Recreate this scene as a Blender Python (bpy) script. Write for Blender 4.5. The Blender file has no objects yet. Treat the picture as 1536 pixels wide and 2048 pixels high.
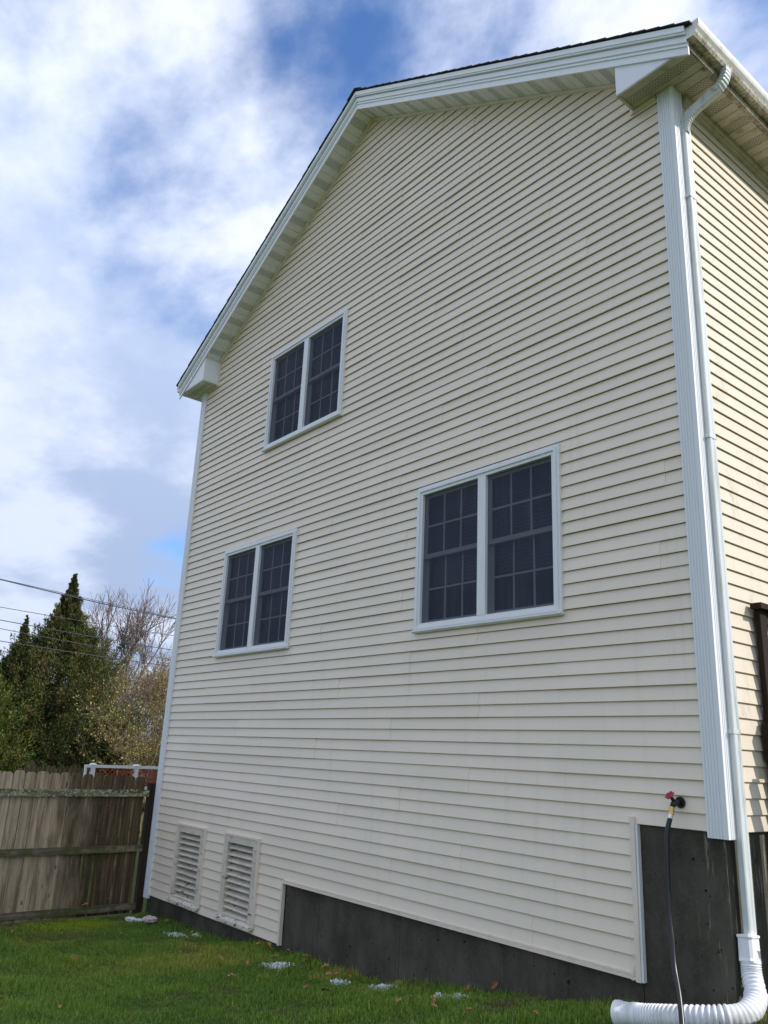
import bpy, math, random
import numpy as np
from mathutils import Vector, Matrix

scene = bpy.context.scene
col = scene.collection
rnd = random.Random(11)

# ------------------------------------------------------------------ camera
CAM = (10.6907, -4.9383, 1.3806)
YAW, PIT, ROLL = 0.893464, 0.293528, 0.0449594
cd = bpy.data.cameras.new('camera')
cam = bpy.data.objects.new('camera', cd); col.objects.link(cam)
cd.sensor_fit = 'VERTICAL'; cd.sensor_height = 36.0; cd.sensor_width = 27.0
cd.lens = 36.0 * 1602.83 / 2048.0
cd.clip_start = 0.05; cd.clip_end = 3000
_f = Vector((-math.sin(YAW)*math.cos(PIT), math.cos(YAW)*math.cos(PIT), math.sin(PIT)))
_r0 = Vector((math.cos(YAW), math.sin(YAW), 0)); _u0 = _r0.cross(_f)
_r = _r0*math.cos(ROLL) + _u0*math.sin(ROLL); _u = -_r0*math.sin(ROLL) + _u0*math.cos(ROLL)
M = Matrix(((_r.x, _u.x, -_f.x, CAM[0]), (_r.y, _u.y, -_f.y, CAM[1]), (_r.z, _u.z, -_f.z, CAM[2]), (0, 0, 0, 1)))
cam.matrix_world = M
scene.camera = cam
scene.render.resolution_x = 768; scene.render.resolution_y = 1024

# ------------------------------------------------------------------ sun + sky
SUN = Vector((1.0, 0.68, 0.87)).normalized()
SKY_STRENGTH = 0.11
CLOUD = 9.3
sl = bpy.data.lights.new('sun', 'SUN'); sl.energy = 2.3; sl.angle = math.radians(0.6); sl.color = (1.0, 0.95, 0.87)
so = bpy.data.objects.new('sun', sl); col.objects.link(so)
so.rotation_euler = SUN.to_track_quat('Z', 'Y').to_euler()
so.location = (20, 10, 25)

world = bpy.data.worlds.new('World'); scene.world = world; world.use_nodes = True
wn = world.node_tree; wn.nodes.clear()
def N(nt, t, **kw):
    n = nt.nodes.new(t)
    for k, v in kw.items():
        if k.startswith('in_'):
            key = k[3:]
            n.inputs[int(key) if key.isdigit() else key.replace('_', ' ')].default_value = v
        else: setattr(n, k, v)
    return n
def L(nt, a, b): nt.links.new(a, b)
def math_(nt, op, a, b=None, clamp=False):
    n = nt.nodes.new('ShaderNodeMath'); n.operation = op; n.use_clamp = clamp
    for i, s in enumerate((a, b)):
        if s is None: continue
        if hasattr(s, 'node'): nt.links.new(s, n.inputs[i])
        else: n.inputs[i].default_value = s
    return n.outputs[0]
def smooth(nt, x, lo, hi, a=0.0, b=1.0):
    n = nt.nodes.new('ShaderNodeMapRange'); n.interpolation_type = 'SMOOTHSTEP'
    nt.links.new(x, n.inputs[0]); n.inputs[1].default_value = lo; n.inputs[2].default_value = hi
    n.inputs[3].default_value = a; n.inputs[4].default_value = b
    return n.outputs[0]
def mixc(nt, fac, a, b, mode='MIX'):
    n = nt.nodes.new('ShaderNodeMix'); n.data_type = 'RGBA'; n.blend_type = mode
    for i, s in ((0, fac), (6, a), (7, b)):
        if hasattr(s, 'node'): nt.links.new(s, n.inputs[i])
        elif i == 0: n.inputs[0].default_value = s
        else: n.inputs[i].default_value = tuple(s) + ((1,) if len(s) == 3 else ())
    return n.outputs[2]

sky = N(wn, 'ShaderNodeTexSky', sky_type='NISHITA', sun_disc=False, altitude=10, air_density=1.0, dust_density=0.6, ozone_density=2.0)
sky.sun_elevation = math.asin(SUN.z); sky.sun_rotation = math.atan2(SUN.x, SUN.y)
tc = N(wn, 'ShaderNodeTexCoord')
sep = N(wn, 'ShaderNodeSeparateXYZ'); L(wn, tc.outputs['Generated'], sep.inputs[0])
zc = math_(wn, 'ADD', math_(wn, 'MAXIMUM', sep.outputs[2], 0.0), 0.22)
comb = N(wn, 'ShaderNodeCombineXYZ')
L(wn, math_(wn, 'DIVIDE', sep.outputs[0], zc), comb.inputs[0]); L(wn, math_(wn, 'DIVIDE', sep.outputs[1], zc), comb.inputs[1])
SKY_OFF = (1.81, 7.62, 7.81)
mp = N(wn, 'ShaderNodeMapping'); mp.inputs['Location'].default_value = SKY_OFF; mp.inputs['Rotation'].default_value = (0, 0, 0.9); mp.inputs['Scale'].default_value = (1.0, 1.25, 1.0)
L(wn, comb.outputs[0], mp.inputs[0])
n1 = N(wn, 'ShaderNodeTexNoise', in_Scale=1.15, in_Detail=11.0, in_Roughness=0.56, in_Distortion=0.12); L(wn, mp.outputs[0], n1.inputs['Vector'])
n2 = N(wn, 'ShaderNodeTexNoise', in_Scale=2.1, in_Detail=9.0, in_Roughness=0.55, in_Distortion=0.1); L(wn, mp.outputs[0], n2.inputs['Vector'])
lowz = smooth(wn, sep.outputs[2], 0.70, 0.10)
mask = smooth(wn, math_(wn, 'ADD', n1.outputs[0], math_(wn, 'MULTIPLY', lowz, 0.13)), 0.37, 0.54, 0.0, 1.0)
n3 = math_(wn, 'ADD', math_(wn, 'MULTIPLY', n1.outputs[0], 0.45), math_(wn, 'MULTIPLY', n2.outputs[0], 0.55))
shade = smooth(wn, n3, 0.42, 0.58)
ccol = mixc(wn, shade, (0.32*CLOUD, 0.39*CLOUD, 0.545*CLOUD), (0.55*CLOUD, 0.58*CLOUD, 0.67*CLOUD))
ccol = mixc(wn, math_(wn, 'MULTIPLY', lowz, 0.85), ccol, mixc(wn, shade, (0.21*CLOUD, 0.27*CLOUD, 0.40*CLOUD), (0.37*CLOUD, 0.42*CLOUD, 0.535*CLOUD)))
skyc = mixc(wn, 1.0, sky.outputs[0], (0.62, 0.85, 1.15), 'MULTIPLY')
bg = N(wn, 'ShaderNodeBackground'); bg.inputs[1].default_value = SKY_STRENGTH
L(wn, mixc(wn, mask, skyc, ccol), bg.inputs[0])
wo = N(wn, 'ShaderNodeOutputWorld'); L(wn, bg.outputs[0], wo.inputs[0])

scene.render.engine = 'CYCLES'
scene.view_settings.view_transform = 'Standard'; scene.view_settings.look = 'None'
scene.view_settings.exposure = 0.88; scene.view_settings.gamma = 1.0
scene.cycles.transparent_max_bounces = 12
scene.cycles.max_bounces = 8; scene.cycles.diffuse_bounces = 5

# ------------------------------------------------------------------ helpers
def tag(o, label=None, cat=None, group=None, kind=None):
    if label: o['label'] = label
    if cat: o['category'] = cat
    if group: o['group'] = group
    if kind: o['kind'] = kind
    return o
WLOC = {}
def link(o, parent=None):
    col.objects.link(o)
    if parent is not None:
        o.parent = parent
        o.location = -WLOC.get(parent.name, Vector((0, 0, 0)))
    return o
def empty(name, loc, label, cat, group=None):
    o = bpy.data.objects.new(name, None); o.empty_display_size = 0.2
    col.objects.link(o); o.location = loc; WLOC[o.name] = Vector(loc)
    return tag(o, label, cat, group)
class MB:
    def __init__(s): s.v = []; s.f = []; s.m = []; s.mi = 0
    def face(s, pts):
        n = len(s.v); s.v += [tuple(p) for p in pts]; s.f.append(tuple(range(n, n+len(pts)))); s.m.append(s.mi); return s
    def box(s, x0, x1, y0, y1, z0, z1):
        return s.hexa([(x0,y0,z0),(x1,y0,z0),(x1,y1,z0),(x0,y1,z0),(x0,y0,z1),(x1,y0,z1),(x1,y1,z1),(x0,y1,z1)])
    def hexa(s, p):
        n = len(s.v); s.v += [tuple(q) for q in p]
        for f in ((0,3,2,1),(4,5,6,7),(0,1,5,4),(1,2,6,5),(2,3,7,6),(3,0,4,7)):
            s.f.append(tuple(n+i for i in f)); s.m.append(s.mi)
        return s
    def prism(s, poly, vec):
        n = len(s.v); k = len(poly); vec = Vector(vec)
        s.v += [tuple(p) for p in poly] + [tuple(Vector(p)+vec) for p in poly]
        s.f.append(tuple(range(n+k-1, n-1, -1))); s.m.append(s.mi); s.f.append(tuple(range(n+k, n+2*k))); s.m.append(s.mi)
        for i in range(k):
            j = (i+1) % k; s.f.append((n+i, n+j, n+k+j, n+k+i)); s.m.append(s.mi)
        return s
    def tube(s, pts, rad, seg=10, cap=True, sq=None):
        pts = [Vector(p) for p in pts]; n0 = len(s.v); K = len(pts)
        if not hasattr(rad, '__len__'): rad = [rad]*K
        t = (pts[1]-pts[0]).normalized()
        ref = Vector((0, 0, 1)) if abs(t.z) < .9 else Vector((0, 1, 0))
        a = t.cross(ref).normalized()
        for i, p in enumerate(pts):
            t = (pts[min(i+1, K-1)] - pts[max(i-1, 0)]).normalized()
            a = (a - t*a.dot(t)).normalized(); b = t.cross(a)
            for k in range(seg):
                if sq:
                    ca, cb = sq[k]; s.v.append(tuple(p + a*ca*rad[i] + b*cb*rad[i]))
                else:
                    an = 2*math.pi*k/seg; s.v.append(tuple(p + a*math.cos(an)*rad[i] + b*math.sin(an)*rad[i]))
        for i in range(K-1):
            for k in range(seg):
                k2 = (k+1) % seg
                s.f.append((n0+i*seg+k, n0+i*seg+k2, n0+(i+1)*seg+k2, n0+(i+1)*seg+k)); s.m.append(s.mi)
        if cap:
            s.f.append(tuple(n0+k for k in range(seg-1, -1, -1))); s.m.append(s.mi)
            s.f.append(tuple(n0+(K-1)*seg+k for k in range(seg))); s.m.append(s.mi)
        return s
    def build(s, name, mat, parent=None, smooth_=False, recalc=False):
        me = bpy.data.meshes.new(name); me.from_pydata(s.v, [], s.f); me.update()
        for mt in (mat if isinstance(mat, (list, tuple)) else [mat]): me.materials.append(mt)
        if isinstance(mat, (list, tuple)): me.polygons.foreach_set('material_index', s.m)
        if smooth_: me.polygons.foreach_set('use_smooth', [True]*len(me.polygons))
        if recalc:
            import bmesh
            bm = bmesh.new(); bm.from_mesh(me); bmesh.ops.recalc_face_normals(bm, faces=bm.faces); bm.to_mesh(me); bm.free()
        return link(bpy.data.objects.new(name, me), parent)
def big_mesh(name, V, F, mat, parent=None, cols=None, quads=True):
    V = np.asarray(V, np.float32); F = np.asarray(F, np.int32); k = F.shape[1]
    me = bpy.data.meshes.new(name); me.vertices.add(len(V)); me.vertices.foreach_set('co', V.ravel())
    me.loops.add(F.size); me.loops.foreach_set('vertex_index', F.ravel())
    me.polygons.add(len(F)); me.polygons.foreach_set('loop_start', np.arange(0, F.size, k, dtype=np.int32))
    me.update(calc_edges=True)
    if cols is not None:
        at = me.color_attributes.new('col', 'FLOAT_COLOR', 'POINT')
        at.data.foreach_set('color', np.concatenate([np.asarray(cols, np.float32), np.ones((len(V), 1), np.float32)], 1).ravel())
    me.materials.append(mat)
    return link(bpy.data.objects.new(name, me), parent)

# ------------------------------------------------------------------ materials
def material(name, base, rough=0.6, spec=0.5, metal=0.0):
    m = bpy.data.materials.new(name); m.use_nodes = True
    b = m.node_tree.nodes['Principled BSDF']
    b.inputs['Base Color'].default_value = tuple(base)+(1,); b.inputs['Roughness'].default_value = rough
    b.inputs['Specular IOR Level'].default_value = spec; b.inputs['Metallic'].default_value = metal
    return m, m.node_tree, b
def coords(nt, scale=(1, 1, 1), kind='Object'):
    t = N(nt, 'ShaderNodeTexCoord'); mpn = N(nt, 'ShaderNodeMapping'); mpn.inputs['Scale'].default_value = scale
    L(nt, t.outputs[kind], mpn.inputs[0]); return mpn.outputs[0]
def noise(nt, vec, scale, detail=4, rough=0.55, dist=0.0):
    n = N(nt, 'ShaderNodeTexNoise', in_Scale=scale, in_Detail=detail, in_Roughness=rough, in_Distortion=dist)
    L(nt, vec, n.inputs['Vector']); return n.outputs[0]
def bump(nt, b, h, dist=0.002, strength=0.5):
    n = N(nt, 'ShaderNodeBump', in_Strength=strength, in_Distance=dist); L(nt, h, n.inputs['Height']); L(nt, n.outputs[0], b.inputs['Normal'])
def objrand(nt): return N(nt, 'ShaderNodeObjectInfo').outputs['Random']
def xyz(nt):
    t = N(nt, 'ShaderNodeTexCoord'); s = N(nt, 'ShaderNodeSeparateXYZ'); L(nt, t.outputs['Object'], s.inputs[0]); return s.outputs

def make_siding(name, algae):
    m, nt, b = material(name, (0.85, 0.745, 0.63), 0.42, 0.45)
    v = coords(nt); c = (0.76, 0.715, 0.635)
    c1 = mixc(nt, smooth(nt, noise(nt, v, 1.7, 6), .35, .7), (0.84, 0.74, 0.605), (0.88, 0.77, 0.63))
    c1 = mixc(nt, math_(nt, 'MULTIPLY', objrand(nt), 0.8), c1, (0.80, 0.705, 0.57))
    streak = smooth(nt, noise(nt, coords(nt, (9, 9, .5)), 1.3, 5, .6), .52, .8)
    c1 = mixc(nt, math_(nt, 'MULTIPLY', streak, .22), c1, (0.5, 0.47, 0.4))
    if algae:
        o = xyz(nt)
        c1 = mixc(nt, .55, c1, (0.60, 0.51, 0.385))
        zl = smooth(nt, o[2], 5.6, 3.2)
        a = smooth(nt, noise(nt, coords(nt, (1, 1.0, .5)), 3.2, 7, .65, .4), .50, .74)
        fine = smooth(nt, noise(nt, v, 34, 4, .7), .42, .62)
        am = math_(nt, 'MULTIPLY', math_(nt, 'MULTIPLY', a, zl), math_(nt, 'ADD', math_(nt, 'MULTIPLY', fine, .6), .3))
        c1 = mixc(nt, math_(nt, 'MULTIPLY', am, .8), c1, (0.20, 0.20, 0.115))
        a2 = smooth(nt, noise(nt, coords(nt, (1, 2, .8)), 5, 6, .65), .58, .72)
        c1 = mixc(nt, math_(nt, 'MULTIPLY', math_(nt, 'MULTIPLY', a2, zl), .5), c1, (0.42, 0.40, 0.10))
    L(nt, c1, b.inputs['Base Color'])
    bump(nt, b, noise(nt, coords(nt, (1, 1, 6)), 22, 4, .6), 0.0012, .35)
    return m
M_side = make_siding('vinyl_cream', False); M_side_algae = make_siding('vinyl_cream_algae', True)

def make_white(name, base=(0.80, 0.81, 0.82), rough=.38, dirt=.25, dcol=(.42, .43, .38)):
    m, nt, b = material(name, base, rough, .5)
    d = smooth(nt, noise(nt, coords(nt, (5, 5, .8)), 2.2, 6, .62), .48, .8)
    L(nt, mixc(nt, math_(nt, 'MULTIPLY', d, dirt), base, dcol), b.inputs['Base Color'])
    bump(nt, b, noise(nt, coords(nt), 60, 3), .0006, .3)
    return m
M_white = make_white('white_vinyl'); M_post = material('post_vinyl', (.80, .815, .83), .35)[0]; M_trimcream = make_white('cream_trim', (.81, .71, .60), .45, .3, (.42, .36, .28))
M_spout = make_white('downspout_paint', (.62, .655, .66), .45, .9, (.30, .34, .30))
M_gut = make_white('gutter_paint', (.74, .735, .70), .45, .7, (.28, .24, .18))
M_fascia = make_white('rake_fascia', (.84, .86, .88), .35, .12)
M_soffit = make_white('soffit_plain', (.80, .805, .77), .5, .25, (.5, .48, .42))
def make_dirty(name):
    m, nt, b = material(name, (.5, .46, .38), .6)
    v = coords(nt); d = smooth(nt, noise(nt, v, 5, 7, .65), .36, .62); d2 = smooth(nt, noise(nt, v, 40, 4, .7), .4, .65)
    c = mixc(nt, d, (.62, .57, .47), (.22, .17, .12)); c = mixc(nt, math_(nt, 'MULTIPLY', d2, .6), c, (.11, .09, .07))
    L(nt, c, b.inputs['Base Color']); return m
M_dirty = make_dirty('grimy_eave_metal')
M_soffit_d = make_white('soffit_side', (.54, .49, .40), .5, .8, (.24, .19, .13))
def make_vent(name, base):
    m, nt, b = material(name, base, .5)
    t = N(nt, 'ShaderNodeUVMap'); s = N(nt, 'ShaderNodeSeparateXYZ'); L(nt, t.outputs[0], s.inputs[0])
    # louvre slots: rows across, staggered
    u = math_(nt, 'MULTIPLY', s.outputs[0], 1/0.028); w = math_(nt, 'MULTIPLY', s.outputs[1], 1/0.017)
    row = math_(nt, 'FLOOR', w); u2 = math_(nt, 'ADD', u, math_(nt, 'MULTIPLY', row, .5))
    a = math_(nt, 'LESS_THAN', math_(nt, 'ABSOLUTE', math_(nt, 'SUBTRACT', math_(nt, 'FRACT', u2), .5)), .36)
    c = math_(nt, 'LESS_THAN', math_(nt, 'ABSOLUTE', math_(nt, 'SUBTRACT', math_(nt, 'FRACT', w), .5)), .24)
    L(nt, mixc(nt, math_(nt, 'MULTIPLY', a, c), base, (.10, .095, .08)), b.inputs['Base Color'])
    return m
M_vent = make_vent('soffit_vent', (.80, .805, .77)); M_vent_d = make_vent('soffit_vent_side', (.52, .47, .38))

def make_concrete():
    m, nt, b = material('dark_concrete', (.05, .05, .045), .85, .3)
    v = coords(nt); big = smooth(nt, noise(nt, coords(nt, (1.5, 1.5, 1.0)), 1.9, 8, .66), .3, .7)
    c = mixc(nt, big, (.040, .036, .026), (.095, .086, .066))
    fine = smooth(nt, noise(nt, v, 55, 5, .7), .5, .72); c = mixc(nt, math_(nt, 'MULTIPLY', fine, .35), c, (.12, .12, .105))
    st = smooth(nt, noise(nt, coords(nt, (14, 14, .5)), 1.0, 5, .6), .56, .74); c = mixc(nt, math_(nt, 'MULTIPLY', st, .4), c, (.022, .02, .015))
    pit = smooth(nt, noise(nt, v, 16, 4, .55), .66, .70); c = mixc(nt, pit, c, (.008, .008, .008))
    o = xyz(nt)
    near = math_(nt, 'MULTIPLY', smooth(nt, o[0], 7.72, 7.9), smooth(nt, o[2], .05, .5))
    wst = math_(nt, 'MULTIPLY', near, smooth(nt, noise(nt, coords(nt, (16, 16, 1.6)), 1.2, 6, .65), .55, .68)); c = mixc(nt, math_(nt, 'MULTIPLY', wst, .7), c, (.42, .38, .27))
    L(nt, c, b.inputs['Base Color']); bump(nt, b, noise(nt, v, 30, 6, .65), .004, .5); return m
M_conc = make_concrete()

def make_wood(name, a, b_, moss=0.0, streakz=True, yg=None):
    m, nt, b = material(name, a, .85, .25)
    v = coords(nt, (14, 14, .7) if streakz else (14, .9, 14)); r = objrand(nt)
    off = N(nt, 'ShaderNodeVectorMath', operation='ADD'); L(nt, v, off.inputs[0])
    cx = N(nt, 'ShaderNodeCombineXYZ'); L(nt, math_(nt, 'MULTIPLY', r, 40), cx.inputs[2]); L(nt, math_(nt, 'MULTIPLY', r, 17), cx.inputs[0]); L(nt, cx.outputs[0], off.inputs[1])
    g = noise(nt, off.outputs[0], 1.4, 8, .65, .6)
    c = mixc(nt, smooth(nt, g, .32, .68), a, b_)
    c = mixc(nt, math_(nt, 'MULTIPLY', r, .35), c, tuple(x*.6 for x in a))
    g2 = smooth(nt, noise(nt, off.outputs[0], 5.5, 6, .7), .55, .68); c = mixc(nt, math_(nt, 'MULTIPLY', g2, .55), c, tuple(x*.35 for x in a))
    vo = N(nt, 'ShaderNodeTexVoronoi', in_Scale=1.0); 
    kv = N(nt, 'ShaderNodeVectorMath', operation='ADD'); L(nt, coords(nt, (7, 7, 3.0)), kv.inputs[0]); L(nt, cx.outputs[0], kv.inputs[1]); L(nt, kv.outputs[0], vo.inputs['Vector'])
    kn = smooth(nt, vo.outputs['Distance'], .12, .05); c = mixc(nt, math_(nt, 'MULTIPLY', kn, .8), c, tuple(x*.25 for x in a))
    if moss:
        o = xyz(nt); v2 = coords(nt)
        sk = smooth(nt, noise(nt, coords(nt, (1, 11, .55)), 1.6, 7, .68), .47, .66); c = mixc(nt, math_(nt, 'MULTIPLY', sk, .72), c, (.10, .068, .038))
        gl = smooth(nt, noise(nt, coords(nt, (1, 5, 1.1)), 1.7, 6, .65), .52, .68); c = mixc(nt, math_(nt, 'MULTIPLY', gl, .45), c, (.13, .14, .045))
        edge = math_(nt, 'ADD', o[1], math_(nt, 'ADD', math_(nt, 'MULTIPLY', noise(nt, coords(nt, (1, 3, .8)), 2.2, 6, .6), 1.3), math_(nt, 'MULTIPLY', o[2], .12)))
        st = smooth(nt, edge, -.85, .0)
        brown = mixc(nt, smooth(nt, noise(nt, off.outputs[0], 2.2, 6, .65), .4, .65), (.045, .026, .015), (.13, .085, .045))
        c = mixc(nt, math_(nt, 'MULTIPLY', st, .93), c, brown)
        gm = math_(nt, 'MULTIPLY', smooth(nt, noise(nt, coords(nt, (1, 3, .7)), 3.2, 6, .6), .50, .66), smooth(nt, edge, -.7, -.1))
        c = mixc(nt, math_(nt, 'MULTIPLY', gm, .7), c, (.045, .06, .018))
        sp = smooth(nt, noise(nt, v2, 48, 4, .75), .63, .70); c = mixc(nt, math_(nt, 'MULTIPLY', sp, st), c, (.36, .31, .12))
        ge = N(nt, 'ShaderNodeSeparateXYZ'); tcg = N(nt, 'ShaderNodeTexCoord'); L(nt, tcg.outputs['Generated'], ge.inputs[0])
        ed = smooth(nt, math_(nt, 'ADD', math_(nt, 'ABSOLUTE', math_(nt, 'SUBTRACT', ge.outputs[1], .5)), math_(nt, 'MULTIPLY', math_(nt, 'SUBTRACT', noise(nt, coords(nt, (1, 20, 1)), 7, 5, .7), .5), .22)), .42, .49)
        c = mixc(nt, math_(nt, 'MULTIPLY', math_(nt, 'MULTIPLY', ed, smooth(nt, edge, -1.0, -.2, .25, .8)), smooth(nt, noise(nt, v2, 4, 4), .35, .6)), c, (.40, .34, .13))
    L(nt, c, b.inputs['Base Color']); bump(nt, b, g, .004, .6); return m
M_fence = make_wood('weathered_cedar', (.44, .325, .215), (.70, .56, .40), moss=1)
M_fpost = make_wood('stained_post', (.026, .017, .011), (.045, .030, .020))
def make_rail():
    m, nt, b = material('mossy_rail', (.2, .17, .12), .9, .2)
    v = coords(nt); g = noise(nt, coords(nt, (14, .9, 14)), 1.5, 7, .65)
    c = mixc(nt, smooth(nt, g, .35, .65), (.12, .09, .055), (.26, .22, .16))
    o = xyz(nt); up = N(nt, 'ShaderNodeNewGeometry'); un = N(nt, 'ShaderNodeSeparateXYZ'); L(nt, up.outputs['Normal'], un.inputs[0])
    li = smooth(nt, noise(nt, coords(nt, (1, 1, 1.4)), 13, 7, .72, 1.2), .49, .57)
    hi = math_(nt, 'MULTIPLY', li, smooth(nt, o[2], .45, .65)); c = mixc(nt, hi, c, mixc(nt, smooth(nt, noise(nt, v, 70, 3), .35, .65), (.22, .25, .12), (.60, .64, .42)))
    mo = math_(nt, 'MULTIPLY', smooth(nt, noise(nt, v, 9, 6, .6), .4, .6), math_(nt, 'SUBTRACT', 1.0, smooth(nt, o[2], .3, .5)))
    c = mixc(nt, math_(nt, 'MULTIPLY', mo, .75), c, (.07, .09, .02))
    L(nt, c, b.inputs['Base Color']); bump(nt, b, noise(nt, v, 35, 5, .7), .006, .7); return m
M_rail = make_rail()
def make_lichen():
    m, nt, b = material('lichen', (.4, .46, .26), .95, .1); v = coords(nt)
    L(nt, mixc(nt, smooth(nt, noise(nt, v, 45, 4, .7), .35, .65), (.26, .27, .13), (.62, .64, .45)), b.inputs['Base Color']); return m
M_lichen = make_lichen()
M_deck = make_wood('dark_deck_wood', (.019, .011, .008), (.034, .020, .014), streakz=True)
def make_peel():
    m, nt, b = material('peeling_paint', (.66, .65, .58), .7, .3); v = coords(nt)
    p = smooth(nt, noise(nt, coords(nt, (1, 1, 2.6)), 8, 7, .7, .3), .61, .625)
    o = xyz(nt); low = smooth(nt, o[2], .32, -.42)
    p2 = math_(nt, 'MULTIPLY', p, math_(nt, 'ADD', math_(nt, 'MULTIPLY', low, .6), .4))
    c = mixc(nt, smooth(nt, noise(nt, v, 5, 5), .35, .7), (.70, .65, .54), (.58, .53, .43))
    c = mixc(nt, p2, c, (.075, .05, .035)); L(nt, c, b.inputs['Base Color']); bump(nt, b, p, .003, .6); return m
M_peel = make_peel()
def make_peel2():
    m, nt, b = material('rotten_paint', (.6, .58, .5), .75, .3); v = coords(nt)
    p = smooth(nt, noise(nt, coords(nt, (1, 2, 2)), 13, 6, .7, .3), .565, .59)
    L(nt, mixc(nt, p, (.68, .64, .55), (.085, .055, .035)), b.inputs['Base Color']); bump(nt, b, p, .004, .7); return m
M_peel2 = make_peel2()
M_black, _, _ = material('black_void', (.01, .01, .011), .9, .1)
M_blackm, _, _ = material('black_iron', (.012, .012, .012), .5, .5)
M_hose, _, _ = material('black_rubber', (.010, .011, .013), .32, .5)
M_brass, _, _ = material('brass', (.62, .40, .14), .28, .5, 1.0)
M_steel, _, _ = material('steel', (.75, .75, .76), .25, .5, 1.0)
M_redh, _, _ = material('red_paint', (.42, .03, .07), .35, .5)
def make_pipe():
    m, nt, b = material('white_plastic_pipe', (.80, .81, .83), .42, .5); b.inputs['Subsurface Weight'].default_value = .0
    o = xyz(nt); d = smooth(nt, noise(nt, coords(nt), 6, 8, .68), .44, .72)
    L(nt, mixc(nt, math_(nt, 'MULTIPLY', d, .6), (.80, .81, .83), (.45, .42, .36)), b.inputs['Base Color']); return m
M_pipe = make_pipe()
def make_shingle():
    m, nt, b = material('asphalt_shingle', (.035, .035, .04), .9, .3); v = coords(nt)
    L(nt, mixc(nt, smooth(nt, noise(nt, v, 90, 3, .7), .4, .6), (.022, .022, .027), (.06, .058, .058)), b.inputs['Base Color']); return m
M_shin = make_shingle()
def make_glass():
    m = bpy.data.materials.new('window_glass'); m.use_nodes = True; nt = m.node_tree; nt.nodes.clear()
    o = N(nt, 'ShaderNodeOutputMaterial'); tr = N(nt, 'ShaderNodeBsdfTransparent'); tr.inputs[0].default_value = (.42, .46, .56, 1)
    gl = N(nt, 'ShaderNodeBsdfGlossy'); gl.inputs['Roughness'].default_value = .03; gl.inputs[0].default_value = (.9, .93, 1, 1)
    fr = N(nt, 'ShaderNodeFresnel', in_IOR=1.45); mx = N(nt, 'ShaderNodeMixShader')
    L(nt, fr.outputs[0], mx.inputs[0]); L(nt, tr.outputs[0], mx.inputs[1]); L(nt, gl.outputs[0], mx.inputs[2]); L(nt, mx.outputs[0], o.inputs[0]); return m
M_glass = make_glass()
def make_screen():
    m = bpy.data.materials.new('insect_screen'); m.use_nodes = True; nt = m.node_tree; nt.nodes.clear()
    o = N(nt, 'ShaderNodeOutputMaterial'); tr = N(nt, 'ShaderNodeBsdfTransparent'); df = N(nt, 'ShaderNodeBsdfDiffuse')
    st = smooth(nt, noise(nt, coords(nt, (85, 85, 2.2)), 1.0, 6, .7), .40, .75)
    big = smooth(nt, noise(nt, coords(nt, (1, 1, 1)), 2.4, 4, .6), .35, .65)
    k = math_(nt, 'MULTIPLY', st, math_(nt, 'ADD', math_(nt, 'MULTIPLY', big, .7), .3))
    L(nt, mixc(nt, k, (.056, .062, .086), (.110, .118, .155)), df.inputs[0])
    mx = N(nt, 'ShaderNodeMixShader'); mx.inputs[0].default_value = .66
    L(nt, tr.outputs[0], mx.inputs[1]); L(nt, df.outputs[0], mx.inputs[2]); L(nt, mx.outputs[0], o.inputs[0]); return m
M_screen = make_screen()
M_sash, _, _ = material('sash_vinyl', (.74, .76, .78), .4)
M_blind, _, _ = material('blind_fabric', (.62, .65, .70), .8)

# ------------------------------------------------------------------ terrain
_wx=[-6,-.2,0,1.5,3.2,4.4,5.0,6.2,7.0,7.6,8.0,9,12,20]
_wz=[-.8,-.74,-.74,-.67,-.57,-.51,-.45,-.29,-.15,-.05,.05,.14,.12,0]
_ox=[-6,0,2,4,6,8,10.7,20]
_oz=[-.8,-.72,-.70,-.62,-.48,-.30,-.2,-.2]
def gz(x, y):
    t = np.clip(-np.asarray(y)/1.7, 0, 1); t = t*t*(3-2*t)
    return np.interp(x, _wx, _wz)*(1-t) + np.interp(x, _ox, _oz)*t
def hum(x, y):
    return .012*np.sin(2.3*x+1.1*y)+.010*np.sin(4.1*y-1.7*x+.6)+.006*np.sin(9*x+7*y)
def make_ground():
    m, nt, b = material('lawn_soil', (.05, .06, .02), .95, .1); v = coords(nt)
    c = mixc(nt, smooth(nt, noise(nt, v, 3.0, 7, .65), .35, .65), (.075, .105, .028), (.13, .125, .05))
    c = mixc(nt, smooth(nt, noise(nt, v, 45, 4, .7), .4, .65), c, (.06, .10, .022))
    L(nt, c, b.inputs['Base Color']); bump(nt, b, noise(nt, v, 60, 5, .7), .02, .8); return m
M_ground = make_ground()
gxs = np.unique(np.concatenate([-np.geomspace(1.5, 900, 26), np.arange(-1.5, 13.01, .12), 13+np.geomspace(.4, 900, 24)]))
gys = np.unique(np.concatenate([-5-np.geomspace(.4, 900, 24), np.arange(-5, 1.6, .12), 1.6+np.geomspace(.4, 900, 26)]))
GX, GY = np.meshgrid(gxs, gys, indexing='ij')
GZ = gz(GX, GY) + hum(GX, GY)*(np.hypot(GX-5, GY+2) < 12)
V = np.stack([GX, GY, GZ], -1).reshape(-1, 3); ny = len(gys)
I, J = np.meshgrid(np.arange(len(gxs)-1), np.arange(ny-1), indexing='ij'); a0 = (I*ny+J).ravel()
ground = big_mesh('lawn_ground', V, np.stack([a0, a0+ny, a0+ny+1, a0+1], 1), M_ground)
tag(ground, kind='structure')
ground.data.polygons.foreach_set('use_smooth', [True]*len(ground.data.polygons))

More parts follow.
